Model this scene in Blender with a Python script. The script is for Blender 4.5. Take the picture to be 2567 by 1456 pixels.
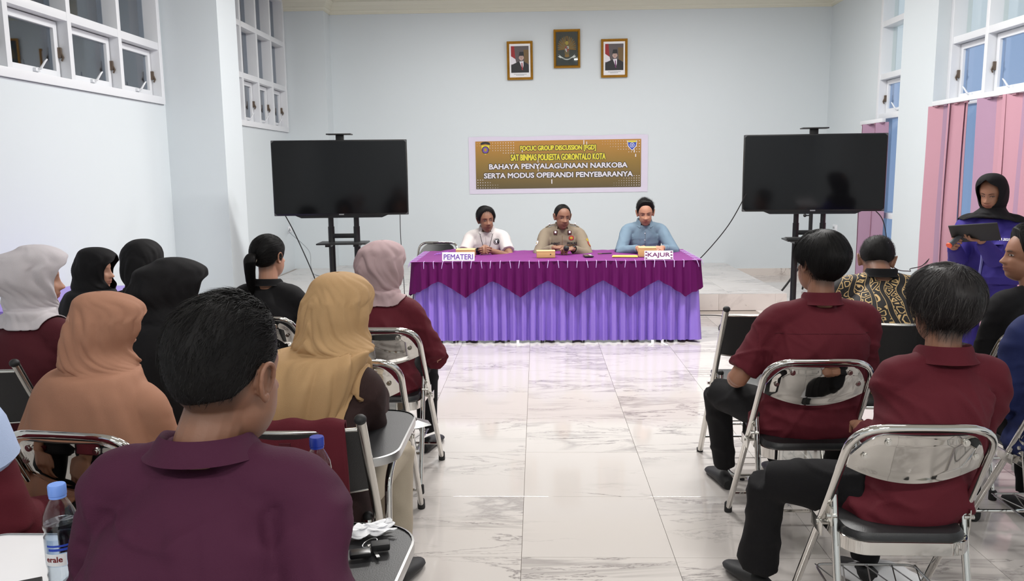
import bpy, bmesh, math, random
import numpy as np
from math import sin, cos, pi, radians as R, sqrt
from mathutils import Vector, Matrix
from mathutils.bvhtree import BVHTree
for o in list(bpy.data.objects): bpy.data.objects.remove(o)
SC = bpy.context.scene
C = SC.collection
# ---------------------------------------------------------------- camera
HC = 1.505; FPX = 2030.0; PITCH = R(8.415); YAW = R(1.835); ROLL = R(0.62)
fw = Vector((-sin(YAW)*cos(PITCH), cos(YAW)*cos(PITCH), -sin(PITCH)))
r0 = Vector((cos(YAW), sin(YAW), 0)); u0 = r0.cross(fw)
rt = r0*cos(ROLL)-u0*sin(ROLL); up = r0*sin(ROLL)+u0*cos(ROLL)
cam = bpy.data.cameras.new('camera'); co = bpy.data.objects.new('camera', cam); C.objects.link(co)
cam.sensor_width = 36; cam.lens = 36*FPX/2567; cam.clip_start = 0.05
M = Matrix((rt, up, -fw)).transposed().to_4x4(); M.translation = (0, 0, HC); co.matrix_world = M
SC.camera = co
# ---------------------------------------------------------------- view, world, lights
SC.view_settings.view_transform = 'Standard'; SC.view_settings.look = 'None'
SC.view_settings.gamma = 1; SC.view_settings.use_curve_mapping = False
SC.view_settings.exposure = 0.0
W = bpy.data.worlds.new('world'); SC.world = W; W.use_nodes = True
W.node_tree.nodes['Background'].inputs[0].default_value = (0.74, 0.84, 1.0, 1)
W.node_tree.nodes['Background'].inputs[1].default_value = .8
def area(x, y, z, sx, sy, p, col=(1, .985, .96), rot=(0, 0, 0)):
    l = bpy.data.lights.new('lamp_light', 'AREA'); l.shape = 'RECTANGLE'; l.size = sx; l.size_y = sy
    l.energy = p; l.color = col
    o = bpy.data.objects.new('lamp_light', l); o.location = (x, y, z); o.rotation_euler = rot; C.objects.link(o)
LAMPS = [(-1.0, 9.0), (2.0, 9.0), (-.5, 6.2), (1.7, 6.2), (-.6, 2.8), (1.6, 2.8), (-.9, -1.7), (1.7, -1.7)]
LZ = 3.83
for k, (x, y) in enumerate(LAMPS):
    area(x, y, LZ-.035, 1.15, .22, [42, 42, 132, 132, 18, 18, 84, 84][k])
# ---------------------------------------------------------------- helpers
def tag(o, label=None, cat=None, group=None, kind=None):
    if label: o['label'] = label
    if cat: o['category'] = cat
    if group: o['group'] = group
    if kind: o['kind'] = kind
    return o
class G:
    def __init__(s): s.v = []; s.f = []; s.m = []; s.n = 0
    def add(s, V, F, m=0):
        V = np.asarray(V, float).reshape(-1, 3)
        s.v.append(V); o = s.n; s.f += [tuple(int(i)+o for i in f) for f in F]; s.m += [m]*len(F); s.n += len(V); return s
    def box(s, x0, x1, y0, y1, z0, z1, bev=0, m=0, rot=None):
        b = bmesh.new(); bmesh.ops.create_cube(b, size=1)
        for v in b.verts: v.co = Vector((v.co.x*(x1-x0), v.co.y*(y1-y0), v.co.z*(z1-z0)))
        if bev: bmesh.ops.bevel(b, geom=b.edges[:], offset=bev, segments=2, affect='EDGES', profile=.6)
        cc = Vector(((x0+x1)/2, (y0+y1)/2, (z0+z1)/2))
        V = [((rot @ v.co) if rot else v.co)+cc for v in b.verts]
        F = [[v.index for v in f.verts] for f in b.faces]; b.verts.index_update()
        s.add([tuple(v) for v in V], F, m); b.free(); return s
    def rings(s, RR, c0=True, c1=True, m=0, closed=True):
        n = len(RR[0]); V = np.concatenate([np.asarray(r, float) for r in RR]); F = []
        for i in range(len(RR)-1):
            for j in range(n if closed else n-1):
                k = (j+1) % n; F.append((i*n+j, i*n+k, (i+1)*n+k, (i+1)*n+j))
        if c0: F.append(tuple(range(n))[::-1])
        if c1: F.append(tuple((len(RR)-1)*n+j for j in range(n)))
        return s.add(V, F, m)
    def tube(s, P, r, n=10, m=0, closed=False, flat=1.0, caps=True):
        P = [Vector(p) for p in P]; k = len(P)
        if not hasattr(r, '__len__'): r = [r]*k
        T = []
        for i in range(k):
            if closed: t = P[(i+1) % k]-P[i-1]
            else: t = P[min(i+1, k-1)]-P[max(i-1, 0)]
            T.append(t.normalized())
        u = T[0].orthogonal().normalized() if abs(T[0].z) > .9 else T[0].cross(Vector((0, 0, 1))).normalized()
        RR = []
        for i in range(k):
            u = (u-T[i]*u.dot(T[i])).normalized(); w = T[i].cross(u)
            RR.append([tuple(P[i]+(u*cos(2*pi*j/n)+w*sin(2*pi*j/n)*flat)*r[i]) for j in range(n)])
        if closed: RR.append(RR[0])
        return s.rings(RR, not closed and caps, not closed and caps, m)
    def lathe(s, prof, cx=0, cy=0, z=0, n=24, m=0):
        RR = [[(cx+r*cos(2*pi*j/n), cy+r*sin(2*pi*j/n), z+h) for j in range(n)] for r, h in prof]
        return s.rings(RR, prof[0][0] > 1e-5, prof[-1][0] > 1e-5, m)
    def ball(s, c, rx, ry=None, rz=None, n=12, m=0):
        ry = ry or rx; rz = rz or rx
        RR = [[(c[0]+rx*sin(a)*cos(2*pi*j/n), c[1]+ry*sin(a)*sin(2*pi*j/n), c[2]-rz*cos(a)) for j in range(n)] for a in np.linspace(.12, pi-.12, max(5, n//2+1))]
        return s.rings(RR, True, True, m)
    def poly(s, pts, y0, y1, m=0):          # a flat outline in x,z pushed from y0 to y1
        n = len(pts); V = [(p[0], y0, p[1]) for p in pts]+[(p[0], y1, p[1]) for p in pts]
        F = [tuple(range(n)), tuple(range(n, 2*n))[::-1]]+[(i, i+n, (i+1) % n+n, (i+1) % n) for i in range(n)]
        return s.add(V, F, m)
    def arr(s): return np.concatenate(s.v) if s.v else np.zeros((0, 3))
    def xf(s, mat):
        V = s.arr(); mm = np.array(mat); s.v = [V @ mm[:3, :3].T+mm[:3, 3]]; return s
    def mesh(s, name, mats, smooth=40):
        me = bpy.data.meshes.new(name); me.from_pydata(s.arr().tolist(), [], s.f)
        for q in (mats if isinstance(mats, (list, tuple)) else [mats]): me.materials.append(q)
        if any(s.m): me.polygons.foreach_set('material_index', s.m)
        b = bmesh.new(); b.from_mesh(me); bmesh.ops.recalc_face_normals(b, faces=b.faces); b.to_mesh(me); b.free()
        if smooth:
            me.polygons.foreach_set('use_smooth', [True]*len(me.polygons))
            if smooth < 180: me.set_sharp_from_angle(angle=R(smooth))
        return me
    def obj(s, name, mats, parent=None, smooth=40):
        return link(name, s.mesh(name, mats, smooth), parent)
def link(name, me, parent=None):
    o = bpy.data.objects.new(name, me); C.objects.link(o)
    if parent: o.parent = parent
    return o
def empty(name, loc, rz=0, label=None, cat=None, group=None, kind=None):
    o = bpy.data.objects.new(name, None); o.empty_display_size = .05; C.objects.link(o)
    o.location = loc; o.rotation_euler = (0, 0, rz); tag(o, label, cat, group, kind); return o
def copy_tree(o, parent=None):
    c = o.copy(); C.objects.link(c); c.parent = parent
    for ch in list(o.children): copy_tree(ch, c)
    return c
def cat(P, k=6, closed=False):
    P = [np.array(p, float) for p in P]; n = len(P); out = []
    for i in range(n if closed else n-1):
        a, b, c, d = (P[(i-1) % n], P[i], P[(i+1) % n], P[(i+2) % n]) if closed else (P[max(i-1, 0)], P[i], P[i+1], P[min(i+2, n-1)])
        for q in range(k):
            t = q/k; out.append(.5*((2*b)+(-a+c)*t+(2*a-5*b+4*c-d)*t*t+(-a+3*b-3*c+d)*t**3))
    if not closed: out.append(P[-1])
    return out
def rpath(P, rad, k=5):                      # polyline with rounded corners
    P = [Vector(p) for p in P]; out = [P[0]]
    for i in range(1, len(P)-1):
        a = (P[i-1]-P[i]); b = (P[i+1]-P[i]); r = min(rad, a.length*.49, b.length*.49); a.normalize(); b.normalize()
        s, e = P[i]+a*r, P[i]+b*r
        for q in range(k+1):
            t = q/k; out.append(s*(1-t)**2+P[i]*2*t*(1-t)+e*t*t)
    out.append(P[-1]); return out
# numpy noise
def vnoise(P, seed=0):
    P = np.asarray(P, float)+seed*17.31; I = np.floor(P).astype(np.int64); Fr = P-I; Fr = Fr*Fr*(3-2*Fr)
    def h(a, b, c):
        x = (a*374761393+b*668265263+c*2147483647+seed*1013) & 0xffffffff
        x = ((x ^ (x >> 13))*1274126177) & 0xffffffff; x = (x ^ (x >> 16)) & 0xffff
        return x/65535.
    r = 0
    for dx in (0, 1):
        for dy in (0, 1):
            for dz in (0, 1):
                w = (Fr[:, 0] if dx else 1-Fr[:, 0])*(Fr[:, 1] if dy else 1-Fr[:, 1])*(Fr[:, 2] if dz else 1-Fr[:, 2])
                r = r+w*h(I[:, 0]+dx, I[:, 1]+dy, I[:, 2]+dz)
    return r
def fold(P, across, wl, stretch=4, seed=0, sharp=1.6):
    a = np.array(Vector(across).normalized()); w = vnoise(P*3.1/ (wl*10), seed+9)
    d = P @ a; Q = (P-np.outer(d, a))/(wl*stretch)+np.outer(d, a)/wl + np.outer(w-.5, a)*.8
    n = vnoise(Q, seed); return np.exp(-(np.abs(2*n-1)/.17)**2)
def vnormals(V, F):
    F = np.asarray(F)
    a = V[F[:, 1]]-V[F[:, 0]]; b = V[F[:, 2]]-V[F[:, 0]]; n = np.cross(a, b)
    N = np.zeros_like(V)
    for k in range(F.shape[1]): np.add.at(N, F[:, k], n)
    return N/(np.linalg.norm(N, axis=1)[:, None]+1e-12)
def lap(V, F, it, f=.5):
    F = np.asarray(F); k = F.shape[1]
    E = np.concatenate([np.stack([F[:, i], F[:, (i+1) % k]], 1) for i in range(k)]); E = np.concatenate([E, E[:, ::-1]])
    cnt = np.bincount(E[:, 0], minlength=len(V)).astype(float)[:, None]; cnt[cnt == 0] = 1
    for _ in range(it):
        S = np.zeros_like(V)
        for q in range(3): S[:, q] = np.bincount(E[:, 0], V[E[:, 1], q], minlength=len(V))
        V = V*(1-f)+S/cnt*f
    return V
def remesh(g, voxel, it=3):
    me = g.mesh('tmp', []); o = bpy.data.objects.new('tmp', me); C.objects.link(o)
    m = o.modifiers.new('r', 'REMESH'); m.mode = 'VOXEL'; m.voxel_size = voxel
    bpy.context.view_layer.update()
    ev = o.evaluated_get(bpy.context.evaluated_depsgraph_get()); em = bpy.data.meshes.new_from_object(ev)
    V = np.zeros(len(em.vertices)*3); em.vertices.foreach_get('co', V); V = V.reshape(-1, 3)
    F = np.zeros(len(em.loops), int); em.loops.foreach_get('vertex_index', F); F = F.reshape(-1, 4)
    bpy.data.objects.remove(o); bpy.data.meshes.remove(me); bpy.data.meshes.remove(em)
    return lap(V, F, it), F
def rawmesh(name, V, F, mats, colors=None):
    me = bpy.data.meshes.new(name); me.from_pydata(V.tolist(), [], [tuple(int(i) for i in f) for f in F])
    for q in (mats if isinstance(mats, (list, tuple)) else [mats]): me.materials.append(q)
    me.polygons.foreach_set('use_smooth', [True]*len(me.polygons))
    if colors is not None:
        at = me.color_attributes.new('tone', 'FLOAT_COLOR', 'POINT')
        c = np.ones((len(V), 4)); c[:, :3] = colors; at.data.foreach_set('color', c.ravel())
    return me
# ---------------------------------------------------------------- materials
def srgb(r, g, b): return tuple(((c/255.)/12.92 if c/255. < .04045 else ((c/255.+.055)/1.055)**2.4) for c in (r, g, b))+(1,)
def mat(name, col, rough=.5, metal=0, bump=None, var=0, sheen=0, coat=0, spec=None, vscale=6, sss=0, tone=False):
    m = bpy.data.materials.new(name); m.use_nodes = True; nt = m.node_tree; b = nt.nodes['Principled BSDF']
    if len(col) == 3: col = srgb(*col)
    b.inputs['Base Color'].default_value = col; b.inputs['Roughness'].default_value = rough; b.inputs['Metallic'].default_value = metal
    if sheen: b.inputs['Sheen Weight'].default_value = sheen
    if coat: b.inputs['Coat Weight'].default_value = coat; b.inputs['Coat Roughness'].default_value = .08
    if spec is not None: b.inputs['Specular IOR Level'].default_value = spec
    if sss:
        b.inputs['Subsurface Weight'].default_value = sss; b.inputs['Subsurface Radius'].default_value = (.012, .005, .003); b.inputs['Subsurface Scale'].default_value = 1
    tc = nt.nodes.new('ShaderNodeTexCoord'); src = None
    if var:
        n = nt.nodes.new('ShaderNodeTexNoise'); n.inputs['Scale'].default_value = vscale; n.inputs['Detail'].default_value = 5
        nt.links.new(tc.outputs['Object'], n.inputs['Vector'])
        hsv = nt.nodes.new('ShaderNodeHueSaturation'); hsv.inputs['Color'].default_value = col
        mr = nt.nodes.new('ShaderNodeMapRange'); mr.inputs[3].default_value = 1-var; mr.inputs[4].default_value = 1+var
        nt.links.new(n.outputs[0], mr.inputs[0]); nt.links.new(mr.outputs[0], hsv.inputs['Value'])
        src = hsv.outputs[0]; nt.links.new(src, b.inputs['Base Color'])
    if tone:
        a = nt.nodes.new('ShaderNodeAttribute'); a.attribute_name = 'tone'
        mx = nt.nodes.new('ShaderNodeMix'); mx.data_type = 'RGBA'; mx.blend_type = 'MULTIPLY'; mx.inputs[0].default_value = 1
        if src: nt.links.new(src, mx.inputs[6])
        else: mx.inputs[6].default_value = col
        nt.links.new(a.outputs['Color'], mx.inputs[7]); nt.links.new(mx.outputs[2], b.inputs['Base Color'])
    if bump:
        sc, st = bump; n = nt.nodes.new('ShaderNodeTexNoise'); n.inputs['Scale'].default_value = sc; n.inputs['Detail'].default_value = 3
        nt.links.new(tc.outputs['Object'], n.inputs['Vector'])
        bp = nt.nodes.new('ShaderNodeBump'); bp.inputs['Strength'].default_value = st; bp.inputs['Distance'].default_value = .002
        nt.links.new(n.outputs[0], bp.inputs['Height']); nt.links.new(bp.outputs[0], b.inputs['Normal'])
    return m
def glass(name, tint, gl=.12, rough=.02):
    m = bpy.data.materials.new(name); m.use_nodes = True; nt = m.node_tree; nt.nodes.remove(nt.nodes['Principled BSDF'])
    t = nt.nodes.new('ShaderNodeBsdfTransparent'); t.inputs[0].default_value = tint
    g = nt.nodes.new('ShaderNodeBsdfGlossy'); g.inputs['Roughness'].default_value = rough
    fr = nt.nodes.new('ShaderNodeLayerWeight'); fr.inputs[0].default_value = .5
    pw = nt.nodes.new('ShaderNodeMath'); pw.operation = 'POWER'; pw.inputs[1].default_value = 3.5; nt.links.new(fr.outputs['Facing'], pw.inputs[0])
    mr = nt.nodes.new('ShaderNodeMapRange'); mr.inputs[3].default_value = gl; nt.links.new(pw.outputs[0], mr.inputs[0])
    mx = nt.nodes.new('ShaderNodeMixShader'); nt.links.new(mr.outputs[0], mx.inputs[0])
    nt.links.new(t.outputs[0], mx.inputs[1]); nt.links.new(g.outputs[0], mx.inputs[2]); nt.links.new(mx.outputs[0], nt.nodes['Material Output'].inputs[0]); return m
def emit(name, col, s):
    m = bpy.data.materials.new(name); m.use_nodes = True; b = m.node_tree.nodes['Principled BSDF']
    b.inputs['Emission Color'].default_value = col; b.inputs['Emission Strength'].default_value = s; b.inputs['Base Color'].default_value = col; return m
def marble(name, base=(200, 194, 190), vein=(118, 112, 112), scale=1.0, rough=.07):
    m = bpy.data.materials.new(name); m.use_nodes = True; nt = m.node_tree; L = nt.links; b = nt.nodes['Principled BSDF']
    def N(t, **k):
        n = nt.nodes.new(t)
        for a, v in k.items(): n.inputs[a].default_value = v
        return n
    tc = N('ShaderNodeTexCoord'); oi = N('ShaderNodeObjectInfo')
    cm = N('ShaderNodeCombineXYZ'); mu = N('ShaderNodeMath'); mu.operation = 'MULTIPLY'; mu.inputs[1].default_value = 37.
    L.new(oi.outputs['Random'], mu.inputs[0]); L.new(mu.outputs[0], cm.inputs[0]); L.new(mu.outputs[0], cm.inputs[2])
    ad = N('ShaderNodeVectorMath'); ad.operation = 'ADD'; L.new(tc.outputs['Object'], ad.inputs[0]); L.new(cm.outputs[0], ad.inputs[1])
    mp = N('ShaderNodeMapping'); mp.inputs['Rotation'].default_value = (0, 0, R(-32)); mp.inputs['Scale'].default_value = (.8*scale, 3.6*scale, 1)
    L.new(ad.outputs[0], mp.inputs[0])
    def vein_(sc, det, lo, hi, dist):
        n = N('ShaderNodeTexNoise', Scale=sc, Detail=det, Roughness=.62, Distortion=dist); L.new(mp.outputs[0], n.inputs['Vector'])
        a = N('ShaderNodeMath'); a.operation = 'SUBTRACT'; a.inputs[1].default_value = .5; L.new(n.outputs[0], a.inputs[0])
        c = N('ShaderNodeMath'); c.operation = 'ABSOLUTE'; L.new(a.outputs[0], c.inputs[0])
        r = N('ShaderNodeMapRange'); r.inputs[1].default_value = lo; r.inputs[2].default_value = hi; r.inputs[3].default_value = 1; r.inputs[4].default_value = 0
        L.new(c.outputs[0], r.inputs[0]); return r
    v1 = vein_(1.15, 8, .0, .012, .5); v2 = vein_(.8, 6, .0, .05, .9)
    msk = N('ShaderNodeTexNoise', Scale=1.1, Detail=2); L.new(ad.outputs[0], msk.inputs['Vector'])
    mr = N('ShaderNodeMapRange'); mr.inputs[1].default_value = .47; mr.inputs[2].default_value = .62; L.new(msk.outputs[0], mr.inputs[0])
    m2 = N('ShaderNodeMath'); m2.operation = 'MULTIPLY'; L.new(v1.outputs[0], m2.inputs[0]); m2.inputs[1].default_value = .85
    m3 = N('ShaderNodeMath'); m3.operation = 'MULTIPLY'; L.new(v2.outputs[0], m3.inputs[0]); L.new(mr.outputs[0], m3.inputs[1])
    m3b = N('ShaderNodeMath'); m3b.operation = 'MULTIPLY'; L.new(m3.outputs[0], m3b.inputs[0]); m3b.inputs[1].default_value = .5
    mrb = N('ShaderNodeMapRange'); mrb.inputs[1].default_value = .42; mrb.inputs[2].default_value = .58; L.new(msk.outputs[0], mrb.inputs[0])
    m4 = N('ShaderNodeMath'); m4.operation = 'MULTIPLY'; L.new(m2.outputs[0], m4.inputs[0]); L.new(mrb.outputs[0], m4.inputs[1])
    mxm = N('ShaderNodeMath'); mxm.operation = 'MAXIMUM'; L.new(m4.outputs[0], mxm.inputs[0]); L.new(m3b.outputs[0], mxm.inputs[1])
    mix = N('ShaderNodeMix'); mix.data_type = 'RGBA'; mix.inputs[6].default_value = srgb(*base); mix.inputs[7].default_value = srgb(*vein)
    L.new(mxm.outputs[0], mix.inputs[0]); L.new(mix.outputs[2], b.inputs['Base Color'])
    b.inputs['Roughness'].default_value = rough; b.inputs['Specular IOR Level'].default_value = .6
    return m
def batik():
    m = bpy.data.materials.new('batik'); m.use_nodes = True; nt = m.node_tree; L = nt.links; b = nt.nodes['Principled BSDF']; b.inputs['Roughness'].default_value = .75
    def N(t, **k):
        n = nt.nodes.new(t)
        for a, v in k.items(): n.inputs[a].default_value = v
        return n
    def mth(op, a, c=None):
        n = N('ShaderNodeMath'); n.operation = op
        for i, q in enumerate((a, c)):
            if q is None: continue
            if isinstance(q, (int, float)): n.inputs[i].default_value = q
            else: L.new(q, n.inputs[i])
        return n.outputs[0]
    tc = N('ShaderNodeTexCoord')
    nz = N('ShaderNodeTexNoise', Scale=5., Detail=1); L.new(tc.outputs['Object'], nz.inputs['Vector'])
    ad = N('ShaderNodeMix'); ad.data_type = 'VECTOR'; ad.inputs[0].default_value = .12
    L.new(tc.outputs['Object'], ad.inputs[4]); L.new(nz.outputs['Color'], ad.inputs[5])
    v = N('ShaderNodeTexVoronoi', Scale=27.); L.new(ad.outputs[1], v.inputs['Vector'])
    ve = N('ShaderNodeTexVoronoi', Scale=27.); ve.feature = 'DISTANCE_TO_EDGE'; L.new(ad.outputs[1], ve.inputs['Vector'])
    ring = mth('MULTIPLY', mth('GREATER_THAN', ve.outputs['Distance'], .10), mth('LESS_THAN', ve.outputs['Distance'], .2))
    dot = mth('LESS_THAN', v.outputs['Distance'], .16)
    flower = mth('MAXIMUM', ring, dot)
    w = N('ShaderNodeTexWave', Scale=4.2, Distortion=9., Detail=1.); w.inputs['Detail Scale'].default_value = .9; L.new(tc.outputs['Object'], w.inputs['Vector'])
    band = mth('GREATER_THAN', w.outputs['Fac'], .36)
    edge = mth('LESS_THAN', mth('ABSOLUTE', mth('SUBTRACT', w.outputs['Fac'], .26)), .05)
    f = mth('MAXIMUM', mth('MULTIPLY', flower, band), edge)
    mix = N('ShaderNodeMix'); mix.data_type = 'RGBA'; mix.inputs[6].default_value = srgb(20, 17, 18); mix.inputs[7].default_value = srgb(205, 172, 118)
    L.new(f, mix.inputs[0]); L.new(mix.outputs[2], b.inputs['Base Color']); return m
MT = {}
def mk():
    d = MT
    d['wall'] = mat('wall_paint', (211, 218, 222), .55, bump=(40, .05), var=.012, vscale=1.2)
    d['ceil'] = mat('ceiling_paint', (216, 214, 204), .7)
    d['cornice'] = mat('cornice_plaster', (222, 220, 205), .6)
    d['frame'] = mat('white_window_paint', (226, 228, 232), .35)
    d['floor'] = marble('marble_tile'); d['step'] = marble('stage_tile', (214, 206, 200), (160, 150, 145), 1.2, .18)
    d['grout'] = mat('grout', (150, 140, 132), .8)
    d['chrome'] = mat('chrome', (214, 212, 208), .045, 1)
    d['chrome_b'] = mat('brushed_chrome', (205, 203, 198), .22, 1)
    d['vinyl'] = mat('black_vinyl', (30, 30, 32), .42, bump=(260, .25))
    d['rubber'] = mat('black_rubber', (24, 24, 25), .6)
    d['blackmetal'] = mat('black_powder_coat', (17, 17, 19), .42)
    d['screen'] = mat('screen_glass', (9, 9, 11), .09, spec=.35)
    d['bezel'] = mat('glossy_black_plastic', (14, 14, 16), .3)
    d['skin'] = mat('skin', (150, 105, 82), .55, var=.06, vscale=30, sss=.15, tone=True, bump=(180, .12))
    d['skin_d'] = mat('tan_skin', (136, 96, 76), .52, var=.06, vscale=30, sss=.15, tone=True, bump=(180, .12))
    d['skin_l'] = mat('light_skin', (178, 130, 106), .55, var=.05, vscale=30, sss=.15, tone=True, bump=(180, .1))
    d['hair'] = mat('black_hair', (15, 13, 13), .6, spec=.2)
    d['hair_g'] = mat('greying_hair', (30, 26, 26), .5, spec=.3)
    d['hair_w'] = mat('grey_hair_strand', (84, 80, 78), .5, spec=.3)
    d['eye'] = mat('dark_eye', (22, 14, 12), .2); d['sclera'] = mat('eye_white', (200, 190, 182), .3)
    cl = dict(bump=(420, .35), spec=.2)
    d['maroon'] = mat('maroon_cloth', (86, 26, 36), .8, var=.08, **cl)
    d['maroon_d'] = mat('dark_maroon_cloth', (72, 26, 34), .85, var=.08, **cl)
    d['purple'] = mat('plum_cloth', (68, 29, 51), .8, var=.07, **cl)
    d['brown'] = mat('dark_brown_cloth', (52, 37, 36), .85, var=.08, **cl)
    d['black'] = mat('black_cloth', (21, 20, 22), .85, var=.1, **cl)
    d['blackh'] = mat('black_scarf', (22, 21, 23), .8, var=.1, **cl)
    d['grey_h'] = mat('light_grey_scarf', (192, 186, 190), .8, var=.04, **cl)
    d['pink_h'] = mat('dusty_pink_scarf', (172, 148, 150), .8, var=.04, **cl)
    d['camel_h'] = mat('camel_scarf', (176, 142, 102), .75, var=.05, **cl)
    d['apricot_h'] = mat('apricot_brown_scarf', (162, 118, 96), .8, var=.04, **cl)
    d['khaki'] = mat('khaki_uniform', (128, 116, 100), .8, var=.05, **cl)
    d['offwhite'] = mat('off_white_cloth', (192, 186, 184), .8, var=.04, **cl)
    d['denim'] = mat('pale_blue_shirt_cloth', (108, 128, 144), .8, var=.06, **cl)
    d['navy'] = mat('blue_cloth', (34, 42, 84), .8, var=.06, **cl)
    d['lightblue'] = mat('light_blue_cloth', (176, 192, 224), .8, **cl)
    d['violet'] = mat('violet_coverall_cloth', (56, 46, 122), .75, var=.06, **cl)
    d['lilac_trim'] = mat('lilac_trim_cloth', (120, 118, 176), .8)
    d['cream_c'] = mat('cream_cloth', (176, 164, 146), .85, **cl)
    d['batik'] = batik()
    d['magenta'] = mat('magenta_satin', (88, 14, 80), .55, var=.05, spec=.15, bump=(300, .15))
    d['magtop'] = mat('magenta_table_cloth', (112, 28, 112), .65, var=.06, bump=(50, .3))
    d['lilac'] = mat('lilac_satin', (142, 114, 206), .34, var=.04, bump=(300, .12))
    d['card'] = mat('kraft_card', (196, 158, 104), .8, var=.05, vscale=30)
    d['cardtop'] = mat('kraft_card_top', (222, 186, 130), .8)
    d['paper'] = mat('white_paper', (235, 235, 238), .7); d['yellow'] = mat('yellow_envelope', (226, 196, 100), .7)
    d['wood'] = mat('brown_wood', (110, 58, 40), .6, var=.15)
    d['gold'] = mat('gold_frame', (176, 128, 42), .32, .6, var=.2, vscale=40); d['gold_d'] = mat('dark_gold', (120, 82, 24), .4, .5)
    d['pinkblind'] = mat('pink_blind_fabric', (184, 138, 152), .8, bump=(300, .2))
    d['mauveblind'] = mat('mauve_blind_fabric', (162, 130, 154), .8, bump=(300, .2))
    d['cable'] = mat('black_cable', (28, 28, 30), .5); d['greycable'] = mat('grey_cable', (150, 155, 160), .5)
    d['gl_left'] = glass('window_glass', (.72, .80, .88, 1), .15); d['gl_blue'] = glass('blue_window_glass', (.70, .80, .93, 1), .04)
    d['gl_clear'] = glass('clear_window_glass', (.97, 1, .97, 1), .04)
    d['outer'] = mat('corridor_paint', (66, 78, 90), .8); d['outer2'] = mat('outer_wall_cream', (235, 232, 205), .8)
    d['hook'] = mat('window_catch', (110, 96, 84), .4, .5)
    d['tray'] = mat('tablet_board', (44, 44, 46), .45, bump=(300, .2)); d['whitetray'] = mat('white_board', (235, 234, 236), .35)
    d['red'] = mat('red_print', (150, 34, 40), .6); d['white'] = mat('white_print', (225, 220, 228), .6)
    d['suit'] = mat('dark_print', (34, 34, 38), .6); d['printbg'] = mat('grey_print', (92, 84, 86), .6)
    d['printskin'] = mat('skin_print', (190, 160, 150), .6); d['brownprint'] = mat('brown_print', (112, 88, 52), .6)
    d['goldprint'] = mat('gold_print', (168, 142, 40), .6); d['yel'] = mat('yellow_print', (222, 208, 60), .6)
    d['bluep'] = mat('blue_print', (42, 70, 180), .6); d['purplep'] = mat('purple_print', (112, 78, 160), .6)
    d['magp'] = mat('plum_print', (110, 50, 100), .6); d['vinylb'] = mat('banner_vinyl', (216, 208, 226), .45, var=.03, vscale=12)
    d['watch'] = mat('black_watch', (12, 12, 14), .25); d['steel'] = mat('steel', (180, 180, 180), .3, 1)
mk()
# ================================================================ THE ROOM
XL, XR, YB, YF, ZC = -3.4, 4.0, 11.5, -3.6, 3.9
def struct(name, g, m, parent=None, label=None, smooth=0):
    o = g.obj(name, m, parent, smooth)
    if not parent: tag(o, label, None, None, 'structure')
    return o
fl = struct('floor', G().box(XL-.2, XR+.2, YF, YB+.2, -.12, -.006), MT['grout'], None, 'glossy white marble tile floor with grey veins')
struct('floor_slab', G().box(XL, XR, YF, 1.2, -.006, 0), MT['floor'], fl)
TL = .5982
tme = G().box(-TL/2, TL/2, -TL/2, TL/2, -.006, 0, bev=.0006).mesh('tile', MT['floor'], 0)
ix = 0
for i in range(-6, 8):
    for j in range(-3, 15):
        cx = -.07+.6*i+.3; cy = 3.0+.6*j+.3
        if cx-.3 > XR-.02 or cx+.3 < XL+.02 or (cy+.3 > 8.9 and cx < 2.2): continue
        x0, x1 = max(cx-TL/2, XL), min(cx+TL/2, XR)
        if x1-x0 < .58: t = G().box(x0-cx, x1-cx, -TL/2, TL/2, -.006, 0).obj('tile', MT['floor'], fl, 0)
        else: t = link('tile', tme, fl)
        t.location = (cx, cy, 0)
struct('ceiling', G().box(XL-.2, XR+.2, YF, YB+.2, ZC, ZC+.1), MT['ceil'], None, 'off-white plaster ceiling')
struct('wall_back', G().box(XL-.2, XR+.2, YB, YB+.2, 0, ZC), MT['wall'], None, 'pale white back wall with pictures and banner')
struct('wall_front', G().box(XL-.2, XR+.2, YF-.2, YF, 0, ZC), MT['wall'], None, 'white wall behind the audience')
def wall(name, x0, x1, ops, label):
    g = G(); y = YF
    for a, b, z0, z1 in ops:
        g.box(x0, x1, y, a, 0, ZC); g.box(x0, x1, a, b, 0, z0); g.box(x0, x1, a, b, z1, ZC); y = b
    g.box(x0, x1, y, YB, 0, ZC); return struct(name, g, MT['wall'], None, label)
wall('wall_left', XL-.18, XL, [(2.35, 7.46, 2.13, 3.82), (8.95, 11.18, 2.05, 3.82)], 'white left wall with high window bands')
wall('wall_right', XR, XR+.18, [(3.4, 8.2, .75, 3.82), (8.97, 9.84, .6, 3.82)], 'white right wall with tall windows')
def pil(name, x0, x1, y0, y1, lab): struct(name, G().box(x0, x1, y0, y1, 0, ZC), MT['wall'], None, lab)
pil('trim_1', XL, -2.87, 7.49, 7.96, 'white square pillar between the two left windows')
pil('trim_2', 3.86, XR, 8.2, 8.95, 'shallow white pillar between the right windows')
pil('trim_3', XL, -2.85, 11.2, YB, 'white corner column at the back left')
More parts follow.
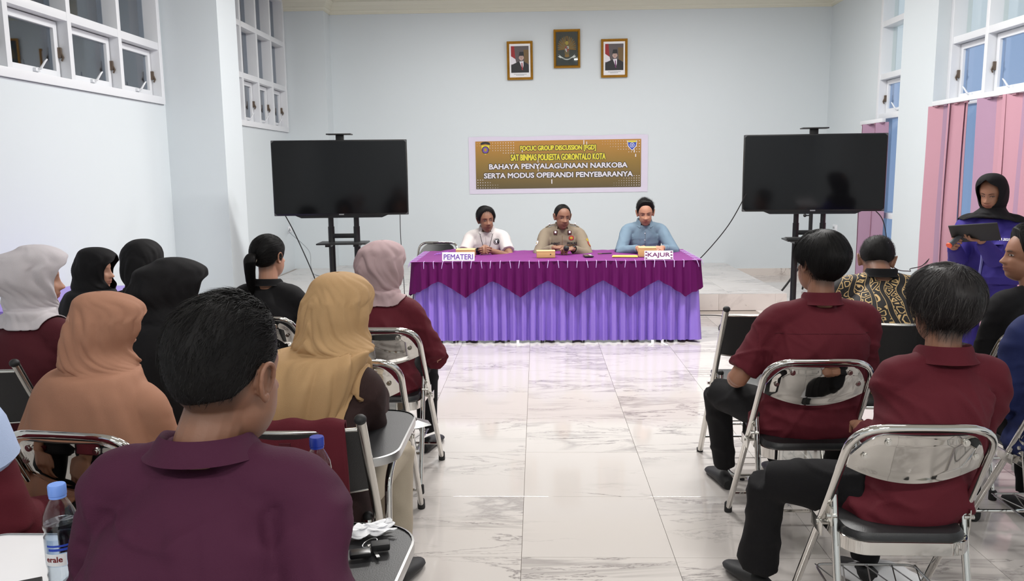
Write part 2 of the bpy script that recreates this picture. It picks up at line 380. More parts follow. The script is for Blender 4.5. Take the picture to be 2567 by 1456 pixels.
# cornice along the back
def cornice(name, pts, lab):
    g = G()
    prof = [(.10, ZC), (.10, ZC-.06), (.085, ZC-.075), (.085, ZC-.10), (.05, ZC-.14), (.035, ZC-.19), (.035, ZC-.21), (.015, ZC-.225), (.015, ZC-.25), (0, ZC-.25), (0, ZC)]
    RR = []
    for (x, y, nx, ny) in pts: RR.append([(x+nx*d, y+ny*d, z) for d, z in prof])
    g.rings(RR); struct(name, g, MT['cornice'], None, lab)
cornice('trim_4', [(-2.85, YB, 0, -1), (XR, YB, -1, -1), (XR, 8.95, -1, 0)], 'moulded plaster cornice along the back and right walls')
cornice('trim_5', [(XL, 11.2, 0, -1), (-2.85, 11.2, 1, -1), (-2.85, YB, 1, 0)], 'moulded plaster cornice around the corner column')
bb = struct('baseboard_back', G().box(2.66, XR, YB-.012, YB, 0, .1), MT['step'], None, 'marble tile skirting at the foot of the back wall')
bb = struct('baseboard_right', G().box(XR-.012, XR, 8.95, YB, 0, .1), MT['step'], None, 'marble tile skirting along the right wall')
# stage
st = empty('stage', (0, 0, 0), 0, 'low marble-tiled stage along the foot of the back wall', 'stage')
SX, SY, SZ = 2.655, 8.616, .18
G().box(XL+.002, SX-.008, SY+.008, YB-.002, 0, SZ-.008).obj('stage_base', MT['grout'], st, 0)
tm2 = G().box(-TL/2, TL/2, -TL/2, TL/2, -.006, 0, bev=.0006).mesh('tile', MT['floor'], 0)
tm3 = G().box(-TL/2, TL/2, -.008, 0, 0, SZ-.004, bev=.0006).mesh('riser_tile', MT['step'], 0)
for i in range(10):
    cx = SX-.3-.6*i
    if i < 9: r = link('riser_tile', tm3, st)
    else: r = G().box(XL+.004-(cx-.12), TL/2, -.008, 0, 0, SZ-.004).obj('riser_tile', MT['step'], st, 0)
    r.location = (cx-.12, SY+.008, 0)
    for j in range(5):
        y0 = SY+.6*j; y1 = min(y0+TL, YB-.003)
        if y1-y0 < .59: t = G().box(-TL/2, TL/2, 0, y1-y0, -.006, 0).obj('tile', MT['floor'], st, 0); t.location = (cx, y0, SZ)
        else: t = link('tile', tm2, st); t.location = (cx, y0+.3, SZ)
G().box(SX-.12, SX, SY, SY+.008, 0, SZ-.004).obj('riser_tile', MT['step'], st, 0)
# windows
def lever(parent, y, z, s):
    g = G(); g.box(-.004, .02, -.03, .03, -.012, .012, bev=.004)
    g.tube([(.015, 0, 0), (.035, .005, .01), (.055, .03, .06), (.06, .045, .075)], [.009, .009, .007, .005], 8)
    h = g.obj('lever_handle', MT['frame'], parent); h.location = (s*0, y, z)
    return h
def window(name, xw, s, Ys, Zs, label, row=None, glasses=None, doff=0):
    """s=+1: room is on +x side. Ys mullion centres, Zs transom centres"""
    w = empty(name, (xw, 0, 0), 0, label, None, None, 'structure')
    if s < 0: w.scale = (-1, 1, 1)
    g = G(); b = .026; d0, d1 = -.15, .012
    for i, y in enumerate(Ys):
        e = .03 if i in (0, len(Ys)-1) else b
        g.box(d0, d1 if i not in (0, len(Ys)-1) else d1+.006, y-e, y+e, Zs[0]-.03, Zs[-1]+.03, bev=.003)
    for i, z in enumerate(Zs): g.box(d0, d1+(.012 if i == 0 else -.002), Ys[0], Ys[-1], z-.032, z+.032, bev=.003)
    g.obj('window_frame', MT['frame'], w, 30)
    for i in range(len(Ys)-1):
        for j in range(len(Zs)-1):
            y0, y1, z0, z1 = Ys[i]+b, Ys[i+1]-b, Zs[j]+.032, Zs[j+1]-.032
            gm = MT[glasses[j] if isinstance(glasses, list) else glasses]
            if j == row:
                g = G(); t = .055
                for a in ((y0+.01, y0+t), (y1-t, y1-.01)): g.box(-.0205, .0255, a[0], a[1], z0+.007, z1-.007, bev=.003)
                for a in ((z0+.008, z0+t), (z1-t, z1-.008)): g.box(-.02, .025, y0+t-.003, y1-t+.003, a[0], a[1], bev=.0)
                q = g.obj('sash', MT['frame'], w, 30); q.location = (-.09, 0, 0)
                p = G().box(-.002, .002, y0+t-.01, y1-t+.01, z0+t-.01, z1-t+.01).obj('pane', gm, q, 0)
                lever(q, (y0+y1)/2+.03, z0+.035, s).location.x = .026
                ye = y1-.012 if s > 0 else y1-.012
                k = G(); k.box(.02, .05, ye-.012, ye+.006, (z0+z1)/2-.055, (z0+z1)/2+.02, bev=.005); k.tube([(.045, ye, (z0+z1)/2-.02), (.06, ye-.004, (z0+z1)/2-.05), (.045, ye, (z0+z1)/2-.075)], .007, 6)
                k.obj('catch', MT['hook'], q)
            else:
                G().box(-.11, -.106, y0-.005, y1+.005, z0-.005, z1+.005).obj('pane', gm, w, 0)
    return w
window('window_1', XL, 1, [2.38, 3.10, 3.825, 4.55, 5.275, 6.0, 6.725, 7.43], [2.165, 2.64, 3.22, 3.79], 'near left window band with white frames and dark glass', 0, 'gl_left')
window('window_2', XL, 1, [8.98, 9.52, 10.06, 10.60, 11.15], [2.085, 2.63, 3.21, 3.79], 'far left window band with white frames and dark glass', 0, 'gl_left')
window('window_3', XR, -1, [3.43, 4.1, 4.77, 5.44, 6.1, 6.85, 7.55, 8.17], [.78, 2.10, 2.69, 3.25, 3.79], 'near right window with blue lower panes above pink blinds', 1, ['gl_blue', 'gl_blue', 'gl_clear', 'gl_clear'])
window('window_4', XR, -1, [9.0, 9.81], [.63, .95, 2.08, 2.53, 3.12, 3.79], 'narrow far right window partly hidden by the shallow pillar', 2, ['gl_blue', 'gl_blue', 'gl_blue', 'gl_clear', 'gl_clear'])
# what lies outside: corridor left, house wall right
g = G(); g.box(-5.35, -5.2, 1.0, 13.5, -.1, 4.3); g.box(-5.2, XL-.2, .9, 1.0, -.1, 4.3); g.box(-5.2, XL-.2, 13.5, 13.6, -.1, 4.3); g.box(-5.2, XL-.2, 1.0, 13.5, 4.2, 4.3); g.box(-5.2, XL-.2, 1.0, 13.5, -.1, 0)
struct('wall_corridor', g, MT['outer'], None, 'dim corridor wall beyond the left windows')
struct('wall_outside', G().box(6.3, 6.5, 2, 9.6, -.1, 1.9), MT['outer2'], None, 'cream wall outside the right windows')
# blinds
def blind(x, ys, z0, z1, label, mats, wid=.235):
    b = empty('vertical_blind', (x, ys[0], z1), 0, label, 'blind')
    L = ys[-1]-ys[0]
    G().box(-.02, .025, -.04, L+.06, .0, .045, bev=.006).obj('headrail', MT['frame'], b)
    rnd = random.Random(5)
    for k, y in enumerate(ys):
        a = R(rnd.uniform(8, 30))*(1 if k % 2 else -1); g = G(); RR = []
        for q in range(9):
            z = -(z1-z0)*q/8.; row = []
            for u in np.linspace(-1, 1, 7):
                bow = .012*(1-u*u); row.append((bow*cos(a)+u*wid/2*sin(a), u*wid/2*cos(a)+.01*sin(z*3+k), z))
            RR.append(row+[(p[0]+.002, p[1], p[2]) for p in row[::-1]])
        g.rings(RR); g.box(-.008, .008, -.03, .03, -.012, .004)
        s = g.obj('slat', MT[mats[k % len(mats)]], b, 60); s.location = (0, y-ys[0], 0)
    return b
ysn = [4.6+.185*k for k in range(20)]; ysn = [y for y in ysn if not (7.30 < y < 7.42)]
blind(3.86, ysn, .03, 2.08, 'wide pink vertical blinds behind the standing woman', ['pinkblind', 'pinkblind', 'mauveblind'])
blind(3.9, [9.45, 9.62, 9.79, 9.98], .1, 2.0, 'narrow pink blinds gathered beside the far right window', ['mauveblind', 'pinkblind'], .2)
# wall sockets
def socket(x, y, z, rz, label):
    s = empty('wall_socket', (x, y, z), rz, label, 'socket')
    G().box(-.075, .075, -.012, 0, -.045, .045, bev=.004).obj('face_plate', MT['frame'], s)
    g = G()
    for dx in (-.05, -.02): g.box(dx-.004, dx+.004, -.014, -.011, -.015, .015)
    g.obj('socket_hole', MT['rubber'], s, 0); G().box(.01, .06, -.016, -.011, -.03, .03, bev=.002).obj('switch', MT['paper'], s)
socket(4.0, 11.0, .70, R(-90), 'white double wall socket right of the right screen')
socket(XL, 11.02, .74, R(90), 'white wall socket low on the left wall with a grey cable')
# ceiling lamps
for k, (x, y) in enumerate(LAMPS):
    l = empty('ceiling_lamp', (x, y, LZ), 0, 'white strip lamp on the ceiling, above the frame', 'lamp', 'strip lamps on the ceiling')
    G().box(-.62, .62, -.14, .14, .0, .068, bev=.01).obj('lamp_body', MT['frame'], l)
    for dy in (-.07, .07): G().tube([(-.58, dy, -.015), (.58, dy, -.015)], .014, 8).obj('lamp_tube', emit('tube_glow', (1, .98, .95, 1), 6), l)
# ================================================================ LETTERING
def text(s, w, h, m, x=0, y=0, z=0, parent=None, name='lettering', off=0.0, ext=.0006, spread=0):
    cu = bpy.data.curves.new('t', 'FONT'); cu.body = s; cu.align_x = 'CENTER'; cu.extrude = 0.002; cu.offset = 0; cu.resolution_u = 3
    o = bpy.data.objects.new('t', cu); C.objects.link(o); bpy.context.view_layer.update()
    me = bpy.data.meshes.new_from_object(o.evaluated_get(bpy.context.evaluated_depsgraph_get()))
    V = np.zeros(len(me.vertices)*3); me.vertices.foreach_get('co', V); V = V.reshape(-1, 3)
    mn, mx = V.min(0), V.max(0)
    cu.offset = off; bpy.context.view_layer.update()
    me = bpy.data.meshes.new_from_object(o.evaluated_get(bpy.context.evaluated_depsgraph_get()))
    V = np.zeros(len(me.vertices)*3); me.vertices.foreach_get('co', V); V = V.reshape(-1, 3)
    c = (mn+mx)/2
    X = (V[:, 0]-c[0])*w/(mx[0]-mn[0])+x; Z = (V[:, 1]-c[1])*h/(mx[1]-mn[1])+z; Y = y-np.sign(V[:, 2])*ext/2-ext/2
    me.vertices.foreach_set('co', np.stack([X, Y, Z], 1).ravel()); me.materials.clear(); me.materials.append(m)
    me.name = name; bpy.data.objects.remove(o)
    if spread:
        b0 = bmesh.new(); b0.from_mesh(me); src = b0.verts[:]+b0.edges[:]+b0.faces[:]
        for k in range(8):
            r_ = bmesh.ops.duplicate(b0, geom=src); vs = [e_ for e_ in r_['geom'] if isinstance(e_, bmesh.types.BMVert)]
            bmesh.ops.translate(b0, verts=vs, vec=(spread*cos(k*pi/4), .00008*(k+1), spread*sin(k*pi/4)))
        b0.to_mesh(me); b0.free()
    return link(name, me, parent)
# banner
bn = empty('banner', (.297, YB-.004, 1.583), 0, 'olive-gold printed banner with white border taped to the back wall', 'banner'); bn.rotation_euler = (0, R(-.25), 0)
bw, bh = 1.25, .395
g = G(); nx, nz = 40, 12; RR = []
for j in range(nz+1):
    RR.append([(-bw+2*bw*i/nx, -.001-.003*abs(sin(i*1.7+j))*(j in (0, nz) or i in (0, nx)), -bh+2*bh*j/nz+.006*sin(i*.4)*(j == nz)) for i in range(nx+1)])
g.rings(RR, False, False, 0, False); g.obj('vinyl_sheet', MT['vinylb'], bn, 60)
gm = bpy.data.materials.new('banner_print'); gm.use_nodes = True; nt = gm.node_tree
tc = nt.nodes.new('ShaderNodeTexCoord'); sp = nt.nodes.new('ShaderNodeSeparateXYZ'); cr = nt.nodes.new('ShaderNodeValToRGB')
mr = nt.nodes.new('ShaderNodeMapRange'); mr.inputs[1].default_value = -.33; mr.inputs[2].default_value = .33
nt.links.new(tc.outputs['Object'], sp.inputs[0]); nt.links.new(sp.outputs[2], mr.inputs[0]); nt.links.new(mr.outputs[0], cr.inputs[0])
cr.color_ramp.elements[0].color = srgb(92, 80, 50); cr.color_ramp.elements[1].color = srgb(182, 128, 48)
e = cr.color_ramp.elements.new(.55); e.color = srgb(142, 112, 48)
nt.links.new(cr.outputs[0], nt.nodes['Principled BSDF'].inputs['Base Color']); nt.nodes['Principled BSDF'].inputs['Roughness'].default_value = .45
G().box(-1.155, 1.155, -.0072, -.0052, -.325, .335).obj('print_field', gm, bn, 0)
for s, w, z, h, f, b_, o in (('FOCUC GROUP DISCUSSION [FGD]', 1.05, .222, .083, 'yel', 'suit', .035), ('SAT BINMAS POLRESTA GORONTALO KOTA', 1.32, .105, .083, 'yel', 'suit', .035),
                       ('BAHAYA PENYALAGUNAAN NARKOBA', 1.93, -.018, .068, 'white', 'suit', .026), ('SERTA MODUS OPERANDI PENYEBARANYA', 2.08, -.143, .068, 'white', 'suit', .026)):
    text(s, w, h, MT[b_], 0, -.0080, z, bn, 'lettering_outline', spread=.0115); text(s, w, h, MT[f], 0, -.0094, z, bn, 'lettering', spread=.0042 if f == 'yel' else .0035)
g = G()
def dots(x0, x1, z0, z1, r0, r1):
    n = int(round(abs(x1-x0)/.036)); m = int(round(abs(z1-z0)/.036))
    for i in range(n+1):
        for j in range(m+1):
            if abs(i/n)+abs(j/max(m, 1)) > 1.35: continue
            r = r0+(r1-r0)*i/n; x = x0+(x1-x0)*i/n; z = z0+(z1-z0)*j/m
            g.poly([(x+r*cos(a), z+r*sin(a)) for a in (0, 1.05, 2.1, 3.14, 4.19, 5.24)], -.0084, -.0074)
dots(-.62, -1.13, .31, .17, .0068, .003); dots(1.13, .62, .31, .16, .0068, .003); dots(-1.13, -.85, -.31, -.2, .0068, .004); dots(1.13, .78, -.30, -.17, .0068, .003)
tag(g.obj('dot_pattern', MT['white'], bn, 0), kind='stuff')
def disc(g, x, z, rx, rz, y0, y1, n=20, m=0): g.poly([(x+rx*cos(2*pi*k/n), z+rz*sin(2*pi*k/n)) for k in range(n)], y0, y1, m)
g = G(); PM = [MT['suit'], MT['yel'], MT['purplep'], MT['white'], MT['bluep'], MT['goldprint']]
x, z = -1.015, .24
g.poly([(x-.065, z+.07), (x-.04, z+.085), (x, z+.09), (x+.04, z+.085), (x+.065, z+.07), (x+.065, z+.045), (x, z+.06), (x-.065, z+.045)], -.0092, -.0076, 0)
g.poly([(x-.055, z+.04), (x+.055, z+.04), (x+.05, z-.05), (x, z-.09), (x-.05, z-.05)], -.0088, -.0076, 1)
disc(g, x, z-.025, .052, .052, -.0098, -.0086, 20, 0); disc(g, x, z-.025, .042, .044, -.0104, -.0096, 20, 2); disc(g, x, z-.022, .022, .024, -.011, -.0102, 12, 5)
g.obj('police_crest', PM, bn, 0)
g = G(); x, z = 1.03, .265
g.poly([(x-.07, z+.05), (x+.07, z+.05), (x+.06, z-.03), (x, z-.09), (x-.06, z-.03)], -.0085, -.0076, 3)
g.poly([(x-.06, z+.03), (x+.06, z+.03), (x+.05, z-.025), (x, z-.078), (x-.05, z-.025)], -.0093, -.0084, 4)
g.poly([(x-.06, z+.048), (x+.06, z+.048), (x+.055, z+.026), (x-.055, z+.026)], -.01, -.009, 1); disc(g, x, z-.012, .033, .033, -.010, -.0092, 16, 3); disc(g, x, z-.012, .024, .024, -.0106, -.0099, 16, 4); disc(g, x, z-.012, .012, .012, -.0112, -.0105, 12, 3)
g.obj('shield_crest', PM, bn, 0)
g = G()
for (x, z, a, b) in ((.36, .3, .006, .03), (.4, .29, .005, .02), (-.09, -.235, .007, .03), (-.28, .06, .004, .03), (-.28, -.06, .004, .03), (1.06, .17, .006, .02), (1.08, .11, .006, .02), (-.5, .19, .005, .015)): g.box(x-a, x+a, -.009, -.0076, z-b, z+b)
g.obj('tape_mark', MT['white'], bn, 0)
# pictures
def frame(name, x0, x1, z0, z1, label, tilt=0):
    w, h = x1-x0, z1-z0
    f = empty(name, ((x0+x1)/2, YB-.002, (z0+z1)/2), 0, label, 'picture'); f.rotation_euler = (R(2), R(tilt), 0); f.location.y = YB-.025
    g = G(); t = .034
    prof = [(0, 0), (0, -.018), (.008, -.024), (.014, -.020), (.02, -.024), (t-.004, -.012), (t, -.008), (t, 0)]
    RR = []
    for cx, cz, ax, az in ((-w/2, -h/2, 1, 1), (w/2, -h/2, -1, 1), (w/2, h/2, -1, -1), (-w/2, h/2, 1, -1)):
        RR.append([(cx+ax*d, y, cz+az*d) for d, y in prof])
    RR.append(RR[0]); g.rings(RR, False, False); g.obj('picture_frame', MT['gold'], f, 30)
    return f, w/2-t, h/2-t
for x0, x1, z0, z1, lab, nm in ((-.402, -.047, 2.743, 3.256, 'left framed portrait of a smiling man in a dark suit and black cap', 0), (.887, 1.248, 2.757, 3.267, 'right framed portrait of a man in a dark suit and red tie', 1)):
    f, w, h = frame('framed_portrait', x0, x1, z0, z1, lab, -.5)
    G().box(-w, w, -.006, 0, -h, h).obj('photo_mount', MT['paper'], f, 0)
    pw = w-.022; p0, p1 = -h+.062, h-.03
    G().box(-pw, pw, -.008, -.005, p0, p1).obj('photo_print', MT['printbg'], f, 0)
    g = G(); mm = [MT['red'], MT['white'], MT['suit'], MT['printskin'], MT['magp'], MT['brownprint']]
    g.poly([(-pw, p1), (-pw+.045, p1), (-pw+.06, .02), (-pw, .06)], -.0086, -.0076, 0); g.poly([(-pw, .06), (-pw+.06, .02), (-pw+.075, -.04), (-pw, -.05)], -.0086, -.0076, 1)
    g.poly([(.05, p1-.05), (pw, p1-.05), (pw, -.05), (.06, -.02)], -.0084, -.0076, 5)
    s = .02-.012*nm
    g.poly([(-pw, p0), (pw, p0), (pw, -.06), (pw-.03, -.035), (.045, -.01), (-.015, -.012), (-pw+.03, -.045), (-pw, -.07)], -.0094, -.0082, 2)
    g.poly([(s-.028, -.012), (s+.03, -.008), (s+.028, -.07), (s+.012, -.12), (s-.002, -.08)], -.01, -.009, 1)
    g.poly([(s+.0, -.03), (s+.012, -.03), (s+.02, -.13), (s+.002, -.12)], -.0106, -.0096, 4 if nm else 0)
    disc(g, s, .04, .030, .041, -.0102, -.009, 18, 3); disc(g, s-.029, .035, .006, .012, -.0098, -.009, 8, 3); disc(g, s+.029, .035, .006, .012, -.0098, -.009, 8, 3)
    g.poly([(s-.034, .062), (s+.036, .062), (s+.03, .115), (s-.024, .115)], -.0112, -.0098, 2)
    for dx in (-.012, .012): g.box(s+dx-.006, s+dx+.006, -.0112, -.01, .043, .0465, m=2)
    g.box(s-.009, s+.009, -.0112, -.01, .017, .0195, m=4); g.box(s-.0025, s+.0025, -.0112, -.01, .026, .04, m=5)
    g.obj('portrait_print', mm, f, 0)
    g = G()
    for j, (q, ww) in enumerate(((-h+.042, .085), (-h+.028, .055))):
        k = -ww
        while k < ww: g.box(k, k+.012, -.0068, -.0058, q-.0025, q+.0025); k += .016
    g.obj('caption_line', MT['suit'], f, 0)
f, w, h = frame('framed_emblem', .239, .602, 2.893, 3.403, 'framed gold eagle emblem on black, hung highest in the middle', -.5)
G().box(-w, w, -.006, 0, -h, h).obj('print_ground', MT['suit'], f, 0)
g = G(); mm = [MT['brownprint'], MT['goldprint'], MT['red'], MT['white'], MT['suit'], MT['gold_d']]
for s in (-1, 1):
    for k in range(9):
        a = R(100-k*13); r = .135-.004*k; bx, bz = .028, .03-.004*k
        tx, tz = bx+cos(a)*r*.92, bz+sin(a)*r; px, pz = -sin(a)*.009, cos(a)*.009
        g.poly([(s*(bx-px), bz-pz), (s*(tx-px), tz-pz), (s*(tx+px*.3), tz+pz*.3+.004), (s*(bx+px), bz+pz)], -.0082-.0002*k, -.0062, 0 if k % 2 else 5)
    g.poly([(s*.01, -.03), (s*.035, -.05), (s*.028, -.075), (s*.012, -.07)], -.0085, -.0065, 0)
g.poly([(-.034, .05), (.034, .05), (.03, -.055), (0, -.085), (-.03, -.055)], -.0105, -.008, 0)
g.poly([(-.02, -.06), (.02, -.06), (.034, -.105), (0, -.115), (-.034, -.105)], -.0098, -.008, 5)
disc(g, .0, .075, .021, .026, -.0115, -.009, 14, 1); g.poly([(-.018, .085), (-.034, .076), (-.018, .068)], -.0112, -.009, 1)
g.poly([(-.024, .03), (.024, .03), (.024, -.02), (0, -.048), (-.024, -.02)], -.0122, -.010, 2); g.poly([(0, .03), (.026, .03), (.026, .0), (0, .0)], -.013, -.0118, 3); g.poly([(-.024, .0), (0, .0), (0, -.048), (-.024, -.02)], -.013, -.0118, 3)
disc(g, .012, .016, .008, .008, -.0137, -.0127, 10, 4); disc(g, -.011, -.016, .005, .012, -.0137, -.0127, 10, 4); disc(g, 0, .003, .008, .009, -.0142, -.013, 10, 4)
pts = [(-.085+.17*k/12, -.098-.035*sin(pi*k/12)) for k in range(13)]
g.poly(pts+[(x, z-.016) for x, z in pts[::-1]], -.0125, -.0105, 3)
for s in (-1, 1): g.poly([(s*.07, -.108), (s*.115, -.072), (s*.098, -.092), (s*.125, -.1), (s*.088, -.125)], -.0135, -.0115, 3)
g.obj('eagle_print', mm, f, 0)
g = G(); k = -.06
while k < .06: g.box(k, k+.007, -.0135, -.0124, -.139+abs(k)*.13, -.1325+abs(k)*.13); k += .0095
g.obj('ribbon_motto', MT['suit'], f, 0)
G().box(-w, w, -.0162, -.0152, -h, h).obj('glass_sheet', MT['gl_clear'], f, 0)
# ================================================================ TABLE
TX0, TX1, TY0, TY1, TZ = -1.06, 1.37, 7.05, 7.95, .72
tb = empty('panel_table', ((TX0+TX1)/2, (TY0+TY1)/2, 0), 0, 'long speakers table hidden under magenta and lilac cloth', 'table')
hx, hy = (TX1-TX0)/2-.02, (TY1-TY0)/2-.02
G().box(-hx, hx, -hy, hy, TZ-.035, TZ-.006, bev=.004).obj('table_board', MT['wood'], tb)
for x in (-hx+.06, hx-.045):
    for y in (-hy+.05, hy-.05): G().box(x-.03, x+.03, y-.03, y+.03, 0, TZ-.035, bev=.004).obj('leg', MT['wood'], tb)
ck = empty('table_skirt', ((TX0+TX1)/2, (TY0+TY1)/2, 0), 0, 'pleated lilac table skirt with a magenta zigzag valance', 'tablecloth')
hx += .02; hy += .02
# the path round the table: left side, front, right side
per = [(-hx, hy), (-hx, -hy), (hx, -hy), (hx, hy)]
def along(s):      # s in metres from back left corner; returns point, outward normal
    L = [2*hy, 2*hx, 2*hy]; nrm = [(-1, 0), (0, -1), (1, 0)]
    for k in range(3):
        if s <= L[k] or k == 2:
            a, b = per[k], per[k+1]; t = min(max(s/L[k], 0), 1)
            return (a[0]+(b[0]-a[0])*t, a[1]+(b[1]-a[1])*t), nrm[k]
        s -= L[k]
SL = 4*hy+2*hx
def corner_n(s):
    out = np.zeros(2)
    for d in (-.03, 0, .03): out += np.array(along(min(max(s+d, 0), SL))[1])
    return out/np.linalg.norm(out)
rnd = random.Random(3)
def skirt(name, m, ztop, zbot_f, amp, wl, base, flare, seed, nz=14, du=.006, ziglow=None):
    n = int(SL/du); S = np.linspace(0, SL, n)
    r2 = np.random.RandomState(seed); ph = np.cumsum(1+.35*vnoise(np.stack([S*6, S*0, S*0], 1), seed))*du/1.17
    RR = []
    for j in range(nz+1):
        t = j/nz; row = []
        for i, s in enumerate(S):
            (x, y), _ = along(s); nn = corner_n(s); zb = zbot_f(s); z = ztop+(zb-ztop)*t
            w = sin(2*pi*ph[i]/wl+.5*t*sin(s*5+seed)); w2 = .5*sin(2*pi*ph[i]/wl*2.3+s*3)
            prof = (abs((w+1)/2)**.7*2-1)
            d = base+flare*t**1.3+amp*(.35+.65*t)*(prof*.8+w2*.35)
            row.append((x+nn[0]*d, y+nn[1]*d, z+(.004*w if j == nz else 0)))
        RR.append(row)
    g = G(); g.rings(RR, False, False, 0, False); return g.obj(name, m, ck, 180)
skirt('pleated_skirt', MT['lilac'], TZ-.01, lambda s: .022, .036, .092, .012, .03, 4, 12, .0055)
def zig(s):
    # the drops measured along the front: lows at these distances from the front left corner
    f = s-2*hy; L = .478; lo = [.43+.478*k for k in range(-3, 9)]
    d = min(abs(f-q) for q in lo)/(L/2); d = min(1, d)
    return TZ-.31+.145*(1-(1-d)**1.15) if True else 0
skirt('valance', MT['magenta'], TZ, zig, .018, .088, .052, .018, 7, 10, .0055)
g = G(); n = 400; P = []
for i in range(n+1):
    s = SL*i/n; (x, y), _ = along(s); nn = corner_n(s); P.append((x+nn[0]*.066, y+nn[1]*.066, zig(s)+.002))
# band of smocking and ties below the edge
g = G(); k = 0; s = .05
while s < SL-.02:
    (x, y), _ = along(s); nn = corner_n(s); dx, dy = -nn[1], nn[0]; j = .006*sin(k*2.3)
    g.tube([(x+nn[0]*.0, y+nn[1]*.0, TZ+.006), (x+nn[0]*.062, y+nn[1]*.062, TZ+.005), (x+nn[0]*.078+dx*j, y+nn[1]*.078+dy*j, TZ-.03), (x+nn[0]*.082+dx*j*1.5, y+nn[1]*.082+dy*j*1.5, TZ-.052)], [.0022, .003, .0028, .002], 5)
    s += .0835; k += 1
tag(g.obj('tie_strip', mat('lilac_ribbon', (196, 170, 224), .6), ck), kind='stuff')
g = G(); nx, ny = 80, 24; RR = []
for j in range(ny+1):
    y = -hy-.055+(2*hy+.07)*j/ny
    RR.append([((-hx-.055)+(2*hx+.11)*i/nx, y, TZ+.003+.004*abs(sin(i*.9+j*.35))*(j > ny-4)+.0012*sin(i*.5)*cos(j*.7)+(.02*max(0, 1-abs(i-9)/4.)*(j > ny-6))) for i in range(nx+1)])
g.rings(RR, False, False, 0, False); g.obj('top_cloth', MT['magtop'], ck, 60)
g = G()
for k, (x, y) in enumerate([(-1.10+.02*q, .1+.045*q) for q in range(7)]):
    g.tube([(x-.03, y-.02, TZ+.006), (x, y, TZ+.02), (x+.035, y+.01, TZ+.008)], .003, 5)
g.obj('loose_tie', mat('violet_ribbon', (150, 90, 190), .6), ck)
def tape(x, y, rz, label):
    t = empty('tape_strip', (x, y, .001), rz, label, 'tape'); g = G(); g.box(-.012, .012, -.06, .05, 0, .0015); g.box(-.012, .012, .045, .05, 0, .03); g.obj('strip', MT['paper'], t, 0)
tape(-.17, 6.93, R(8), 'white tape end on the floor below the left speaker'); tape(.98, 6.92, R(-25), 'left of two tape ends below the right name card'); tape(1.10, 6.94, R(15), 'right of two tape ends below the right name card')
# things on the table
def card(x0, x1, y, s, colm, label, deco=False):
    cx = (x0+x1)/2; w = (x1-x0)/2; n = empty('name_card', (cx, y, TZ+.007), 0, label, 'sign')
    g = G(); g.poly([(-w, 0), (w, 0), (w, .076), (-w, .076)], -.0012, .0012); o = g.obj('card_front', MT['paper'], n, 0); o.rotation_euler = (R(-12), 0, 0)
    g = G(); g.poly([(-w, 0), (w, 0), (w, .076), (-w, .076)], -.0012, .0012); o2 = g.obj('card_back', MT['paper'], n, 0); o2.rotation_euler = (R(12), 0, 0); o2.location = (0, .036, 0)
    n.location.y = y
    t = text(s, w*1.8*(.86 if deco else 1), .045, MT[colm], 0, -.0016, .036, None, 'lettering', 0, spread=.0016); t.parent = o
    if deco:
        g = G()
        for sx in (-1, 1):
            for sz in (.012, .038, .064):
                disc(g, sx*(w-.012), sz, .007, .007, -.0024, -.0012, 10); g.box(sx*(w-.02)-.004, sx*(w-.02)+.004, -.0024, -.0012, sz-.004, sz+.004)
        t = g.obj('corner_ornament', MT['magp'], o, 0)
    return n
card(-.836, -.552, 7.045, 'PEMATERI', 'purplep', 'white name card reading PEMATERI, propped at the left end')
card(.933, 1.18, 7.05, 'KAJUR', 'magp', 'white name card reading KAJUR with ornamented corners', True)
def carton(x, y, w, d, h, rz, label):
    b = empty('snack_box', (x, y, TZ+.007), rz, label, 'box')
    G().box(-w/2, w/2, -d/2, d/2, 0, h*.98, bev=.0015).obj('carton', MT['card'], b, 30)
    G().box(-w/2-.0015, w/2+.0015, -d/2-.0015, d/2+.0015, h*.86, h, bev=.0015).obj('lid', MT['cardtop'], b, 30)
    g = G(); disc(g, w*.25, h*.5, .005, .005, -d/2-.0022, -d/2, 10); g.obj('vent_hole', MT['rubber'], b, 0)
    return b
carton(.075, 7.30, .165, .10, .062, R(2), 'kraft snack box left of the uniformed officer')
carton(.99, 7.32, .155, .12, .085, R(-3), 'kraft snack box behind the right name card')
carton(-.66, 7.42, .17, .14, .07, R(0), 'kraft snack box behind the left name card')
e = empty('envelope', (.79, 7.30, TZ+.009), R(-8), 'yellow papers lying on the magenta cloth', 'paper')
for k in range(3): G().box(-.115+.004*k, .115-.003*k, -.06+.01*k, .06, .0025*k, .0025*k+.0018).obj('sheet', MT['yellow'], e, 0).rotation_euler = (0, 0, R(3*k))
g = G(); g.box(-.06, .01, -.025, -.0235, .0074, .0082); g.box(.03, .08, -.01, -.0085, .0074, .0082); g.obj('print_line', MT['gold_d'], e, 0)
e = empty('mobile_phone', (.46, 7.33, TZ+.009), R(5), 'black phone lying between the officer and the yellow papers', 'phone')
G().box(-.04, .04, -.075, .075, 0, .009, bev=.003).obj('phone_body', MT['bezel'], e); G().box(-.036, .036, -.07, .07, .009, .0095).obj('phone_screen', MT['screen'], e, 0); G().box(.012, .034, .02, .06, .0095, .0105).obj('card_sticker', MT['paper'], e, 0)
e = empty('pen', (.63, 7.55, TZ+.012), R(20), 'dark pen lying behind the yellow papers', 'pen'); G().tube([(-.07, 0, 0), (.06, 0, 0), (.075, 0, 0)], [.005, .005, .001], 8).obj('barrel', MT['blackmetal'], e); G().tube([(-.072, 0, 0), (-.035, 0, 0)], .0057, 8).obj('cap', MT['hook'], e)
